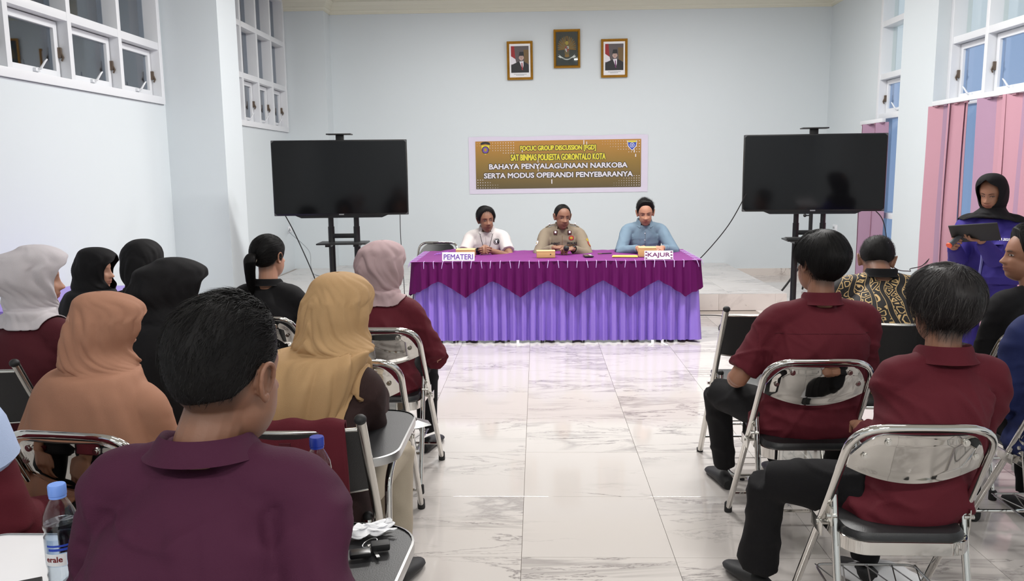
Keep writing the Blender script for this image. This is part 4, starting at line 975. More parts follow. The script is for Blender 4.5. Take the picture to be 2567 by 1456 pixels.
HS = {
 'fade': dict(paint=LINE_M, grad=.055, ramp=2.6, line=[(0, .085), (25, .08), (42, .064), (60, .044), (72, .034), (84, .034), (100, .026), (115, .0), (130, -.024), (180, -.036)], thick=[.002, .003, .006, .014, .021, .024], len=[.006, .008, .014, .02, .024], comb=comb_back, lift=.25, grav=.1, mess=.3, clump=.3, nf=40, front=.3),
 'mop': dict(line=[(0, .07), (30, .062), (50, .035), (68, -.008), (84, -.018), (90, .026), (100, .012), (112, -.045), (130, -.078), (180, -.086)], thick=[.010, .02, .026, .028, .028, .030], len=[.03, .045, .05, .05, .05], comb=comb_down(-.02, -.03), lift=.06, grav=.5, mess=.16, clump=.18, nf=22, side=.05),
 'bushy': dict(line=[(0, .07), (30, .062), (50, .035), (68, -.02), (84, -.04), (90, .0), (100, -.03), (112, -.075), (130, -.098), (180, -.105)], thick=[.014, .024, .028, .030, .030, .028], len=[.045, .06, .065, .06, .05], comb=comb_down(.01, -.055), lift=.16, grav=.5, mess=.25, clump=.34, nf=20, greyfrac=.10),
 'short': dict(ramp=5, line=LINE_M, thick=[.0006, .001, .004, .008, .010, .011], len=[.005, .007, .012, .016, .018], comb=comb_down(), lift=.4, grav=.1, mess=.35, clump=.2, nf=40),
 'crew': dict(ramp=5, line=[(0, .100), (25, .098), (42, .092), (54, .076), (64, .036), (72, .010), (84, .0), (90, .036), (100, .030), (112, -.015), (130, -.055), (180, -.062)], thick=[.0006, .001, .003, .005, .006, .006], len=[.004, .005, .006, .008, .01], comb=comb_down(), lift=.4, grav=.1, mess=.35, clump=.2, nf=40),
 'side': dict(ramp=6, line=[(0, .096), (25, .092), (42, .080), (56, .045), (64, .012), (72, -.004), (84, -.03), (90, .02), (100, .0), (112, -.04), (130, -.065), (180, -.075)], thick=[.004, .012, .018, .020, .022, .022], len=[.02, .03, .04, .045, .045], comb=comb_down(-.03, .04), lift=.1, grav=.4, mess=.12, clump=.2, nf=24),
 'quiff': dict(ramp=5, line=[(0, .097), (25, .095), (42, .089), (54, .070), (64, .034), (72, .005), (84, .0), (90, .036), (100, .030), (112, -.015), (130, -.055), (180, -.062)], thick=[.001, .002, .007, .018, .026, .028], len=[.006, .01, .02, .04, .045], comb=comb_back, lift=.4, grav=.1, mess=.25, clump=.35, nf=34, front=.9),
 'tied': dict(line=[(0, .076), (30, .07), (50, .05), (64, .03), (74, -.02), (84, -.03), (90, .022), (100, .004), (115, -.045), (140, -.062), (180, -.068)], thick=[.004, .009, .012, .013, .014, .014], len=[.05, .05, .05, .05, .05], comb=lambda P: np.array((.0, -.115, -.012))-P, lift=.02, grav=.05, mess=.07, clump=.12, nf=30),
}
# ---- scarf
def scarf(o, Mh, N, body_bvh, m, st):
    nth, rows = st.get('res', (96, 84)); H = Mh.translation; Rm = Mh.to_3x3(); yaw = math.atan2(-Rm[0][1], Rm[1][1])
    k = st.get('k', 1.0); keys = []   # (centre, rx, ry, open degrees, follow-yaw)
    vis = st.get('visor', .0)
    for cz, rx, ry, op, cy in ((.137, .004, .005, 0, -.012), (.133, .034, .044, 0, -.010), (.117, .062, .080, 0, -.008+vis*.4), (.092, .081, .101, 0, -.004+vis), (.066, .089, .109, 18, -.004+vis), (.042, .093, .113, 44, -.006+vis), (0, .092, .113, 47, -.010+vis*.6), (-.05, .086, .106, 42, -.010), (-.088, .078, .100, 30, -.008), (-.112, .073, .094, 0, -.010)):
        keys.append((np.array(Mh @ Vector((0, cy-(.035*st.get('bun', 0) if .1 > cz > -.03 else 0), cz*1.0))), rx*k, (ry+(.03*st.get('bun', 0) if .1 > cz > -.03 else 0))*k, op, 1.0))
    Nn = np.array(N)
    if st.get('cape'):
        for q in (8, 9): c_, a_, b_, o_, y_ = keys[q]; keys[q] = (c_, (a_+(.022+.02*(q-8))*st['cape'])*1., b_+.012, o_, y_)
    for dz, dy, rx, ry, *sx_ in st['drape']: keys.append((Nn+np.array((st.get('dx', 0)*max(0, -dz)+(sx_[0] if sx_ else 0), dy, dz)), rx, ry, 0, max(0, .5+dz*3)))
    K = len(keys); RR = []; us = np.linspace(0, K-1, rows); ths = np.linspace(0, 1, nth)
    def cr(a, u):
        i = int(min(u, K-1.001)); t = u-i; A = [a[max(i-1, 0)], a[i], a[i+1], a[min(i+2, K-1)]]
        return .5*(2*A[1]+(-A[0]+A[2])*t+(2*A[0]-5*A[1]+4*A[2]-A[3])*t*t+(-A[0]+3*A[1]-3*A[2]+A[3])*t**3)
    cs = [q[0] for q in keys]; rx_ = [q[1] for q in keys]; ry_ = [q[2] for q in keys]; op_ = [q[3] for q in keys]; fy = [q[4] for q in keys]
    for u in us:
        c = cr(cs, u); rx = max(cr(rx_, u), .003); ry = max(cr(ry_, u), .003); i = int(min(u, K-1.001)); t = u-i
        opn = R(op_[i]*(1-t)+op_[i+1]*t); yw = yaw*(fy[i]*(1-t)+fy[i+1]*t); th = opn+ths*(2*pi-2*opn)
        e = .94; X = rx*np.abs(np.sin(th))**e*np.sign(np.sin(th)); Y = ry*np.abs(np.cos(th))**e*np.sign(np.cos(th))
        x = c[0]+X*cos(yw)-Y*sin(yw); y = c[1]+X*sin(yw)+Y*cos(yw); RR.append(np.stack([x, y, np.full(nth, c[2])], 1))
    V = np.array(RR); lev = np.repeat(us[:, None], nth, 1); TH = np.repeat((ths*2*pi)[None], rows, 0)
    lo = np.clip((lev-9)/(K-10), 0, 1)
    hem = st.get('hem')
    if hem is not None: V[..., 2] += hem(TH)*lo**1.5
    F = []
    for j in range(rows-1):
        for i in range(nth-1): a = j*nth+i; F.append((a, a+1, a+nth+1, a+nth))
    F = np.array(F); P = V.reshape(-1, 3); lv = lev.ravel(); L = lo.ravel(); tq = TH.ravel()
    Nr = P-np.repeat(np.array([cr(cs, u) for u in us])[:, None], nth, 1).reshape(-1, 3); Nr[:, 2] *= .3; Nr /= np.linalg.norm(Nr, axis=1)[:, None]+1e-9
    sd = st.get('seed', 1)
    # soft pleats sweeping from the temples down and back, then hanging folds
    ph1 = np.abs((tq+pi) % (2*pi)-pi)*2.2+(lv-2)*.55; hd = np.exp(-((lv-6)/3.2)**2)
    q1 = vnoise(np.stack([ph1*1.9, lv*.25, 2+1.3*np.sin(tq)], 1), sd); d = (np.abs(2*q1-1)**.8-.5)*.016*hd*st.get('pleat', 1)
    d += (1-np.abs(2*vnoise(np.stack([ph1*3.3, lv*.3, tq*0+7], 1), sd+3)-1))**2*.009*hd*st.get('pleat', 1)
    q2 = vnoise(np.stack([np.cos(tq)*st.get('hf', 3.2)+lv*.35, np.sin(tq)*st.get('hf', 3.2)+lv*.18, lv*.22], 1), sd+1)
    d += (np.abs(2*q2-1)-.45)*st.get('hang', .02)*L**.7
    q3 = vnoise(np.stack([np.cos(tq)*9+lv*.5, np.sin(tq)*9, lv*.3], 1), sd+2); d += (q3-.5)*.010*L**.5
    P = P+Nr*d[:, None]
    def push(P, off):
        for i, p in enumerate(P):
            if lv[i] < 8.5: continue
            loc, nn, _, dist = body_bvh.find_nearest(Vector(p), .25)
            if loc is None: continue
            dd = (Vector(p)-loc).dot(nn)
            if dd < off: P[i] = loc+nn*off
        return P
    P = push(P, .007); P = lap(P, F, 2); P = push(P, .006); P = lap(P, F, 1); P = push(P, .007)
    if st.get('back'): P = press(P, st['back'], -.006)
    Pg = P.reshape(rows, nth, 3)
    for j, u in enumerate(us):
        i = int(min(u, K-1.001)); t = u-i
        if op_[i]*(1-t)+op_[i+1]*t < .8:
            mid_ = (Pg[j, 0]+Pg[j, -1]+Pg[j, 1]+Pg[j, -2])/4; Pg[j, 0] = Pg[j, -1] = mid_
    P = Pg.reshape(-1, 3)
    me = rawmesh('headscarf', P, F, m); h = link('headscarf', me, o)
    b_ = bmesh.new(); b_.from_mesh(me); bmesh.ops.remove_doubles(b_, verts=b_.verts, dist=.0022); b_.to_mesh(me); b_.free()
    md = h.modifiers.new('thick', 'SOLIDIFY'); md.thickness = .003; md.offset = 1
    return h
DRAPE_T = [(.035, -.005, .085, .09), (.0, -.004, .10, .095), (-.03, -.004, .125, .105)]          # tucked under a jacket
DRAPE_C = [(.03, -.012, .140, .128), (-.02, -.02, .180, .145), (-.08, -.025, .215, .162), (-.18, -.03, .245, .18), (-.32, -.03, .265, .195)]
# ---- whole figures
def person(label, X, Y, rz, top, group=None, shirt='maroon', trousers='black', skin='skin', head=(0, 0, 0), lean=(0, .02), sw=.172, w=1.0, dp=1.0, slouch=.03,
           hands=None, sleeve=1.0, hair=None, hairmat='hair', strands=0, scarf_st=None, scarf_m=None, collar=None, vox=.0085, hvox=.0045, fold_amp=.005, zseat=.47,
           legs=True, knees=None, stand=False, hfine=False, jacket=False, foldseed=1, headoff=(0, .03, .155), nose=1, grey=None, eyes=False, mustache=False, back=None, upper=.4, shoes='black_shoe', hs=1.0, extra_inf=0, collar_gap=0, face_cut=True, swid=.0009):
    o_loc = (X, Y, 0)
    N = Vector((lean[0], lean[1], top-(.118+headoff[2])*hs-(.012 if hair else .014)))
    Hc = N+Vector(headoff)*hs; Mh = Matrix.Translation(Hc) @ rotm(*head).to_4x4() @ Matrix.Scale(hs, 4)
    zb = .46 if not stand else .78
    S = [N+Vector((s*sw, -.012, -.075)) for s in (-1, 1)]
    up_l, fo_l = .285*hs, .245*hs
    if hands is None: hands = [dict(p=(-.10, .30, .62), d=(.5, .8, -.1), n=(0, .2, -1)), dict(p=(.10, .30, .62), d=(-.5, .8, -.1), n=(0, .2, -1))]
    arms = []
    for k, s in enumerate((-1, 1)):
        h = hands[k]; E, Wp = ik(S[k], h['p'], up_l, fo_l, h.get('pole', (s*.35, -.5, -.8))); arms.append((S[k], E, Wp, h))
    # skin body: head, neck, trunk, arms, hands as one mesh
    g = G(); head_geo(g, Mh, N, .052*hs*(1 if not scarf_st else .92), nose=nose, ears=not scarf_st); HV, HF = remesh(g, hvox*hs, 1)
    g = G(); torso_geo(g, N-Vector((0, 0, .0)), w*.93, dp*.9, -.004, slouch, zb=zb)
    for k, (s, E, Wp, h) in enumerate(arms):
        sg = -1 if k == 0 else 1
        g.tube([N+Vector((sg*.06, -.012, -.10)), s+Vector((-sg*.02, 0, -.015)), s*.5+E*.5, E], [.038, .040, .039, .035], 14); g.tube([E, E*.55+Wp*.45, Wp], [.036, .036, .026], 14)
    V2, F2 = remesh(g, .012, 2); parts = [(HV, HF), (V2, F2)]
    for k, (s, E, Wp, h) in enumerate(arms):
        if h.get('hide'): continue
        sg = -1 if k == 0 else 1; gh = G()
        gh.tube([E*.75+Wp*.25, E*.4+Wp*.6, Wp, Wp+Vector(h['d']).normalized()*.01], [.0385, .034, .0255, .025], 14)
        hand_geo(gh, Wp, h['d'], h['n'], h.get('side', sg), h.get('curl', (.45, .55, .35)), h.get('thumb', .4), hs*.95, h.get('spread', .1))
        parts.append(remesh(gh, .0032 if h.get('fine', eyes) else .005, 1))
    if sleeve < .5:
        for (s, E, Wp, h) in arms:
            gh = G(); gh.tube([s*.4+E*.6, E, E*.75+Wp*.25, E*.4+Wp*.6], [.043, .040, .0400, .034], 16); parts.append(remesh(gh, .006, 2))
    if legs and not stand: pass
    off = 0; VV = []; FF = []
    for v, f in parts: VV.append(v); FF.append(f+off); off += len(v)
    VV = np.concatenate(VV); FF = np.concatenate(FF)
    Mi = np.array(Mh.inverted()); Q = VV @ Mi[:3, :3].T+Mi[:3, 3]; tone = np.ones((len(VV), 3)); nh = len(HV)
    q = Q[:nh]; ax = np.abs(q[:, 0]); fr = (q[:, 1] > .05)
    lip = np.clip(gs(ax, 0, .018)*1.4, 0, 1)*np.clip(gs(q[:, 2], -.060, .0075)*1.3, 0, 1)*fr
    tone[:nh] *= 1-lip[:, None]*np.array((.18, .42, .38))
    ml = gs(ax, 0, .02)*gs(q[:, 2], -.0602, .0016)*fr; tone[:nh] *= 1-ml[:, None]*.55
    ey = np.clip(gs(ax, .030, .012)*1.3, 0, 1)*np.clip(gs(q[:, 2], .007, .008), 0, 1)*fr; tone[:nh] *= 1-ey[:, None]*.22
    if mustache: mu_ = gs(ax, .008, .014)*gs(q[:, 2], -.049, .004)*fr; tone[:nh] *= 1-mu_[:, None]*.2
    if hair:
        thq = np.arctan2(q[:, 0], q[:, 1]); zl = hairline(thq, dict(line=HS[hair].get('paint', HS[hair]['line']))); sc = 1/(1+np.exp(-(q[:, 2]-zl+.004)/.006)); low = np.clip((q[:, 2]-zl+.012)/HS[hair].get('grad', .045), .0, 1)
        sc = sc*((.25 if 'paint' in HS[hair] else .55)+(.75 if 'paint' in HS[hair] else .45)*low)*(np.abs(q[:, 0]) < .081); tone[:nh] *= 1-sc[:, None]*np.array((.86, .84, .82))
        if eyes: jaw = gs(q[:, 2], -.075, .03)*(q[:, 1] > 0)*.10; tone[:nh] *= 1-jaw[:, None]
    me = rawmesh('person', VV, FF, MT[skin], tone); o = link('person', me); o.location = o_loc; o.rotation_euler = (0, 0, rz)
    tag(o, label, 'person', group)
    # eyes and brows
    if eyes:
        hm = np.array(Mh); tr = lambda P: np.asarray(P, float) @ hm[:3, :3].T+hm[:3, 3]
        for s in (-1, 1):
            def ysurf(x, z, add=0):
                D = np.array([[x, .09, z]]); D = D/np.linalg.norm(D); P = D*skull(D)[:, None]; x_, y_, z_ = x, P[0, 1], z
                return y_-gs(abs(x), .030, .013)*gs(z, .008, .010)*.0105+gs(abs(x), .030, .011)*gs(z, .006, .0065)*.0065+add
            lid = eyes if isinstance(eyes, float) else .5
            g = G(); zc = .0045
            V = [(s*.030+.0135*cos(a), ysurf(s*.030+.0135*cos(a), zc+.0032*lid*2*sin(a), .0012), zc+.0034*lid*2*sin(a)*(1.0 if sin(a) > 0 else .7)) for a in np.linspace(0, 2*pi, 16, endpoint=False)]
            g.rings([[(p[0], p[1]-.004, p[2]) for p in V], V, [(s*.030+(p[0]-s*.030)*.6, p[1]+.0006, zc+(p[2]-zc)*.6) for p in V]]); g.v = [tr(g.arr())]; g.obj('eye', MT['sclera'], o)
            g = G(); V = [(s*.030+.0058*cos(a), ysurf(s*.030, zc, .0022), zc-.0006+min(.0032*lid*2, .0052)*sin(a)) for a in np.linspace(0, 2*pi, 12, endpoint=False)]
            g.rings([[(p[0], p[1]-.004, p[2]) for p in V], V]); g.v = [tr(g.arr())]; g.obj('iris', MT['eye'], o)
            g = G(); P = [(s*(.030+.015*u), ysurf(s*(.030+.015*u), zc+.0034*lid*2*(1-u*u)**.5 if abs(u) < 1 else zc, .002), zc+.0036*lid*2*(1-u*u)**.5 if abs(u) < 1 else zc-.0005) for u in np.linspace(-1, 1, 9)]
            g.tube([tuple(tr([p])[0]) for p in P], .00115*hs, 5); g.obj('eyelash', MT['eye'], o)
            g = G(); P = [(s*(.012+.034*u), ysurf(s*(.012+.034*u), .0225, .0035)+.0, .0215+.0055*sin(u*2.4)-.002*u) for u in np.linspace(0, 1, 9)]
            g.tube([tuple(tr([p])[0]) for p in P], [a*hs for a in (.0018, .0026, .0028, .0028, .0027, .0024, .002, .0015, .0008)], 6, flat=.5); g.obj('eyebrow', MT['hair'], o)
    # shirt / jacket
    inf = .016+extra_inf+(.006 if jacket else 0); g = G(); torso_geo(g, N-Vector((0, 0, .012)), w, dp, inf, slouch, zb=zb-.03, flare=.4)
    for k, (s, E, Wp, h) in enumerate(arms):
        sg = -1 if k == 0 else 1; e = inf*.75; g.tube([N+Vector((sg*.04, -.014, -.022)), (N+s)/2+Vector((sg*.008, -.012, -.004)), s+Vector((sg*.006, 0, .002))], [.040+e, .046+e, .050+e*.9], 16)
        if sleeve < .5:
            a = min(sleeve*2, .95); mid = s*.5+E*.5; en = s*(1-a)+E*a; P_ = cat([N+Vector((sg*.03, -.013, -.055)), N+Vector((sg*sw*.62, -.013, -.056)), s, s*.55+en*.45, en], 4); g.tube(P_, np.interp(np.linspace(0, 1, len(P_)), [0, .25, .5, .75, 1], [.050+e, .054+e, .055+e, .054+e, .057+e]), 20)
        else:
            wr = E*(1-.94)+Wp*.94; P_ = cat([N+Vector((sg*.03, -.013, -.055)), N+Vector((sg*sw*.62, -.013, -.056)), s, s*.5+E*.5, E], 4); g.tube(P_, np.interp(np.linspace(0, 1, len(P_)), [0, .25, .5, .75, 1], [.050+e, .054+e, .054+e, .049+e, .048+e]), 20); g.tube([E, E*.5+wr*.5, wr], [.048+e, .042+e*.8, .031+e*.7], 18)
    V, F = remesh(g, vox, 4); Nn = vnormals(V, F); fs = foldseed; A = fold_amp*.75
    below = np.clip((N.z-.03-V[:, 2])/.06, 0, 1); axm = np.abs(V[:, 0]-N.x*.5)
    d = (fold(V, (.25, 0, 1), .075, 3.5, fs)-.35)*A*(upper+(1-upper)*np.clip((N.z-.25-V[:, 2])/.2, 0, 1))
    if upper > .8: d += (fold(V, (.45, 0, 1), .06, 3, fs+7)-.3)*A*.8+(fold(V, (-.5, 0, 1), .055, 3.5, fs+8)-.3)*A*.7
    d += (fold(V, (.8*(1 if fs % 2 else -1), .2, .6), .09, 4, fs+1)-.35)*A*.8
    d += (fold(V, (.1, .5, 1), .045, 4, fs+2)-.35)*A*(.8 if upper < .8 else .3)*np.clip((axm-sw*.9)/.03, 0, 1)
    d += (fold(V, (1, 0, .35), .05, 5, fs+4)-.35)*A*.5
    V = V+Nn*(d*below)[:, None]; V = lap(V, F, 1, .4)
    if back: V = press(V, back)
    sh = link('jacket' if jacket else 'shirt', rawmesh('jacket' if jacket else 'shirt', V, F, MT[shirt]), o)
    bv = BVHTree.FromPolygons([tuple(v) for v in V], F.tolist())
    if collar:
        r1, r2 = collar.get('r', (.060, .082)); hh = collar.get('h', .042); gap = R(collar.get('gap', 26)); n = 40; RR = []; z0 = collar.get('z', .012); cy = collar.get('y', -.008); yw = R(head[0]*.0)
        for (rr_, dz, thk) in ((r1+.001, z0-.004, 0), (r1, z0+hh*.55, 0), (r1+.003, z0+hh, 0), (r1+.008, z0+hh+.003, 0), (r1+.014, z0+hh*.8, 0), (r2, z0+.0, 0), (r2+.012, z0-hh*.42, 0), (r2+.010, z0-hh*.45, 0), (r2-.004, z0-.004, 0)):
            row = []
            for i in range(n):
                th = gap+(2*pi-2*gap)*i/(n-1); fr_ = max(0, cos(th)); bk = max(0, -cos(th))
                row.append((N.x+rr_*.98*sin(th), N.y+cy+rr_*cos(th)*(1+.12*fr_), N.z+dz-.030*fr_*(1+collar_gap)+bk*.006-(.018*fr_**4 if rr_ > r2-.001 else 0)))
            RR.append(row)
        RR.append(RR[0]); g = G(); g.rings(RR, False, False, 0, False)
        g.f.append(tuple(i*n for i in range(9))); g.m.append(0); g.f.append(tuple(i*n+n-1 for i in range(9))[::-1]); g.m.append(0)
        g.obj('collar', MT[collar.get('m', shirt)], sh, 60)
    if sleeve < .5 and not scarf_st or collar and collar.get('cuffs'):
        pass
    # legs
    if legs:
        kn = knees or [dict(k=(-.13, .42, .52), a=(-.13, .40, .10)), dict(k=(.13, .42, .52), a=(.13, .40, .10))]
        g = G(); g.ball((0, -.015, zb+.03), .17*w, .135*dp, .10, 20)
        for s, q in zip((-1, 1), kn):
            hp = Vector((s*.085, .0, zb+.04)); K_, A_ = Vector(q['k']), Vector(q['a'])
            g.tube([hp+Vector((0, -.03, 0)), hp*.5+K_*.5, K_], [.095, .085, .066], 18); g.tube([K_, K_*.55+A_*.45, A_], [.066, .060, q.get('r', .052)], 18)
        V, F = remesh(g, .011, 3); Nn = vnormals(V, F); V = V+Nn*((fold(V, (.2, .6, .8), .07, 3, fs+6)-.35)*.006)[:, None]
        link('trousers', rawmesh('trousers', V, F, MT[trousers]), o)
        if shoes:
            for s, q in zip((-1, 1), kn):
                A_ = Vector(q['a']); fd = Vector(q.get('f', (s*.12, 1, 0))).normalized(); sd_ = Vector((fd.y, -fd.x, 0)); g = G(); RR = []
                for a, wd, hh in ((-.065, .022, .045), (-.05, .034, .062), (.0, .037, .07), (.06, .040, .058), (.12, .045, .045), (.16, .040, .036), (.19, .024, .024)):
                    c = Vector((A_.x, A_.y, max(A_.z-.10, 0)))+fd*a; zz = q.get('heel', 0)*max(0, .1-a)
                    RR.append([tuple(c+sd_*wd*cos(t)+Vector((0, 0, zz+.001+(hh/2+hh/2*sin(t))))) for t in np.linspace(0, 2*pi, 14, endpoint=False)])
                g.rings(RR); g.obj('shoe', MT['rubber'], o)
    else:
        pass
    if hair: hair_obj(o, Mh, HS[hair], MT[hairmat], strands, swid, mats=[MT[hairmat], MT[grey]] if grey else None, seed=foldseed)
    if scarf_st:
        scarf_st = dict(scarf_st); scarf_st['back'] = back
        sc = scarf(o, Mh, N, bv, MT[scarf_m], scarf_st)
    o['_n'] = list(N); PB[label] = (bv, N, Mh, sh, arms)
    return o
PB = {}
def chest(bv, x, z, frm=1, lim=.235):
    y = 1.0; h = None
    for _ in range(6):
        h = bv.ray_cast(Vector((x, frm*y, z)), Vector((0, -frm, 0)))[0]
        if h is None or frm < 0 or h.y < lim: return h
        y = h.y-.004
    return h
def patch(o, key, pts, m, name='patch', off=.002, thick=.0015, frm=1):
    """flat emblem laid on the front of a shirt: pts in local x,z round centre; ray cast from the front (+y side)"""
    bv, N, Mh, sh, arms = PB[key]; g = G(); P = []
    for x, z in pts:
        hit = chest(bv, x, z, frm); P.append((x, (hit.y if hit else 0)+frm*off, z))
    n = len(P); mx_, mz_ = sum(p[0] for p in P)/n, sum(p[2] for p in P)/n; hit = chest(bv, mx_, mz_, frm); cx = (mx_, (hit.y if hit else P[0][1])+frm*(off+.0005), mz_)
    g.add(P+[(p[0], p[1]-frm*thick*2, p[2]) for p in P]+[(cx[0], cx[1]+frm*.0005, cx[2])], [(i, (i+1) % n, 2*n) for i in range(n)]+[(i, i+n, (i+1) % n+n, (i+1) % n) for i in range(n)])
    return g.obj(name, MT[m] if isinstance(m, str) else m, sh, 0)
def circ(x, z, r, n=14, rz=None): return [(x+r*cos(2*pi*k/n), z+(rz or r)*sin(2*pi*k/n)) for k in range(n)]
def surfline(o, key, pts, r, m, name, frm=-1, par=None):
    bv, N, Mh, sh, arms = PB[key]; P = []
    for x, z in pts:
        hit = chest(bv, x, z, frm)
        if hit: P.append((hit.x, hit.y, hit.z))
    if len(P) > 2: return G().tube(P, r, 5).obj(name, MT[m], sh)
# ================================================================ CAST
AISLE = 'chrome folding chairs'
# --- speakers
def hp(p, d, n, **k): return dict(p=p, d=d, n=n, **k)
K10 = 'man in off-white short-sleeved shirt and lanyard seated behind the left name card'
p10 = person(K10, -.497, 8.0, pi, 1.165, 'speakers at the table', 'offwhite', 'black', 'skin_d', head=(18, 6, 5), headoff=(0, .06, .104), lean=(.0, .06), sw=.158, w=.95, slouch=.02, sleeve=.34,
    hands=[hp((-.055, .395, .762), (.80, .55, .06), (.75, -.55, -.2), curl=(.75, .75, .35), thumb=.7, pole=(-.75, -.1, -.6), fine=1), hp((.045, .385, .765), (-.75, .65, .06), (-.75, -.6, -.2), curl=(.7, .8, .35), thumb=.7, pole=(.75, -.1, -.6), fine=1)],
    hair='side', strands=1500, collar=dict(gap=38, h=.034), eyes=.45, hvox=.0026, mustache=True, legs=True, foldseed=3, vox=.007, fold_amp=.004)
K11 = 'uniformed officer in khaki shirt with badges holding a microphone at the table'
p11 = person(K11, .245, 8.0, pi, 1.185, 'speakers at the table', 'khaki', 'black', 'skin_d', head=(16, 8, -2), headoff=(0, .06, .104), lean=(.0, .06), sw=.165, w=1.0, slouch=.02, sleeve=1.0,
    hands=[hp((-.085, .42, .775), (.78, .62, -.02), (.5, .1, -.8), curl=(.6, .7, .4), thumb=.5, pole=(-.55, -.1, -.6), fine=1), hp((.085, .42, .785), (-.75, .6, .10), (-.5, .1, -.8), curl=(.6, .6, .5), thumb=.3, pole=(.55, -.1, -.6), fine=1)],
    hair='crew', strands=1200, collar=dict(gap=42, h=.036), eyes=.35, hvox=.0026, legs=True, foldseed=4, vox=.007, fold_amp=.004)
K12 = 'man in pale blue long-sleeved shirt looking down behind the right name card'
p12 = person(K12, 1.045, 8.02, pi, 1.215, 'speakers at the table', 'denim', 'black', 'skin_l', head=(-4, 15, 2), headoff=(0, .06, .104), lean=(.0, .07), sw=.165, w=.95, slouch=.02, sleeve=1.0,
    hands=[hp((-.12, .43, .775), (.35, .85, -.1), (.5, 0, -.8), curl=(.5, .6, .4), thumb=.5, pole=(-.65, -.1, -.6), fine=1), hp((.10, .44, .775), (-.2, .9, -.15), (-.6, 0, -.7), curl=(.6, .8, .5), thumb=.4, pole=(.65, -.1, -.6), fine=1)],
    hair='quiff', strands=1500, collar=dict(gap=34, h=.036), eyes=.28, hvox=.0026, legs=True, foldseed=5, vox=.007, fold_amp=.005)
# details on the speakers' shirts (local x is mirrored: figure's left is viewer's right)
N10 = Vector(p10['_n'])
patch(p10, K10, circ(-.098, N10.z-.105, .030, 20), 'suit', 'round_badge', .003); patch(p10, K10, circ(-.098, N10.z-.105, .026, 20), 'offwhite', 'round_badge', .0042); patch(p10, K10, circ(-.098, N10.z-.105, .0215, 18), 'suit', 'round_badge', .0054)
patch(p10, K10, [(-.111, N10.z-.095), (-.104, N10.z-.098), (-.098, N10.z-.093), (-.092, N10.z-.098), (-.085, N10.z-.095), (-.092, N10.z-.11), (-.09, N10.z-.12), (-.106, N10.z-.12), (-.104, N10.z-.11)], 'white', 'eagle_mark', .0068)
for s in (-1, 1):
    x = s*.085; z = N10.z-.185; patch(p10, K10, [(x-.04, z+.012), (x+.04, z+.012), (x+.04, z-.008), (x, z-.02), (x-.04, z-.008)], 'offwhite', 'pocket_flap', .003, .002)
    surfline(p10, K10, [(x-.04+.08*t, z-.008-.012*(1-abs(2*t-1))) for t in np.linspace(0, 1, 9)], .0013, 'hook', 'seam', 1)
    surfline(p10, K10, [(s*(.062-.045*t), N10.z-.035-.175*t) for t in np.linspace(0, 1, 12)], .0028, 'suit', 'lanyard', 1)
G().box(-.02, .02, -.003, .003, -.012, .012).obj('card_clip', MT['card'], p10, 0).location = (-.0, .245, N10.z-.215)
surfline(p10, K10, [(0.004, N10.z-.06-.17*t) for t in np.linspace(0, 1, 8)], .0012, 'hook', 'placket', 1)
N11 = Vector(p11['_n']); z = N11.z
def ptext(o, key, s, x, z, w, h, m, name='lettering'):
    bv, N, Mh, sh, arms = PB[key]; t = text(s, w, h, MT[m], 0, 0, 0, None, name, .03, .001); me = t.data
    for v in me.vertices:
        xl = x-v.co.x; zl = z+v.co.z; hit = chest(bv, xl, zl); v.co = (xl, (hit.y if hit else .2)+.004-v.co.y, zl)
    t.parent = sh; return t
ptext(p11, K11, 'AHMAT', .072, z-.150, .085, .020, 'suit', 'name_tape'); ptext(p11, K11, 'POLRI', -.09, z-.148, .088, .021, 'suit', 'service_tape')
patch(p11, K11, [(.035, z-.172), (.115, z-.172), (.115, z-.169), (.035, z-.169)], 'gold_d', 'pocket_seam', .003); patch(p11, K11, [(-.035, z-.170), (-.115, z-.170), (-.115, z-.167), (-.035, z-.167)], 'gold_d', 'pocket_seam', .003)
patch(p11, K11, circ(-.085, z-.098, .027, 18, .023), 'red', 'round_badge', .003); patch(p11, K11, circ(-.085, z-.098, .015, 12, .012), 'goldprint', 'round_badge', .0045)
patch(p11, K11, circ(.068, z-.198, .024, 12, .011), 'goldprint', 'pocket_badge', .004); patch(p11, K11, circ(-.09, z-.19, .024, 12, .011), 'goldprint', 'pocket_badge', .004)
for s in (-1, 1): patch(p11, K11, [(s*.052, z-.022), (s*.086, z-.03), (s*.088, z-.062), (s*.054, z-.062)], 'maroon_d', 'collar_tab', .011, .002); patch(p11, K11, [(s*.060, z-.03), (s*.078, z-.032), (s*.078, z-.05), (s*.060, z-.05)], 'white', 'collar_tab', .0135, .002)
def sleeve_patch(o, key, s, t, w, h, m, name, off=.004):
    bv, N, Mh, sh, arms = PB[key]; S, E = arms[0 if s < 0 else 1][:2]; c = S+(E-S)*t; d = Vector((s*.75, .65, 0)).normalized(); u = Vector((-d.y, d.x, 0)); g = G(); P = []
    for k in range(14):
        a = 2*pi*k/14; q = c+u*w*cos(a)+Vector((0, 0, h*sin(a))); hit = bv.ray_cast(q+d*.3, -d)[0]; P.append(tuple((hit or q)+d*off))
    cc = tuple(sum((Vector(p) for p in P), Vector())/14+d*.003); g.add(P+[cc], [(i, (i+1) % 14, 14) for i in range(14)]); return g.obj(name, MT[m], sh, 0)
sleeve_patch(p11, K11, -1, .22, .030, .015, 'goldprint', 'shoulder_flash'); sleeve_patch(p11, K11, -1, .42, .022, .027, 'red', 'sleeve_badge'); sleeve_patch(p11, K11, -1, .43, .010, .014, 'goldprint', 'sleeve_badge', .007)
sleeve_patch(p11, K11, 1, .36, .023, .023, 'white', 'sleeve_badge'); sleeve_patch(p11, K11, 1, .36, .009, .009, 'goldprint', 'sleeve_badge', .007)
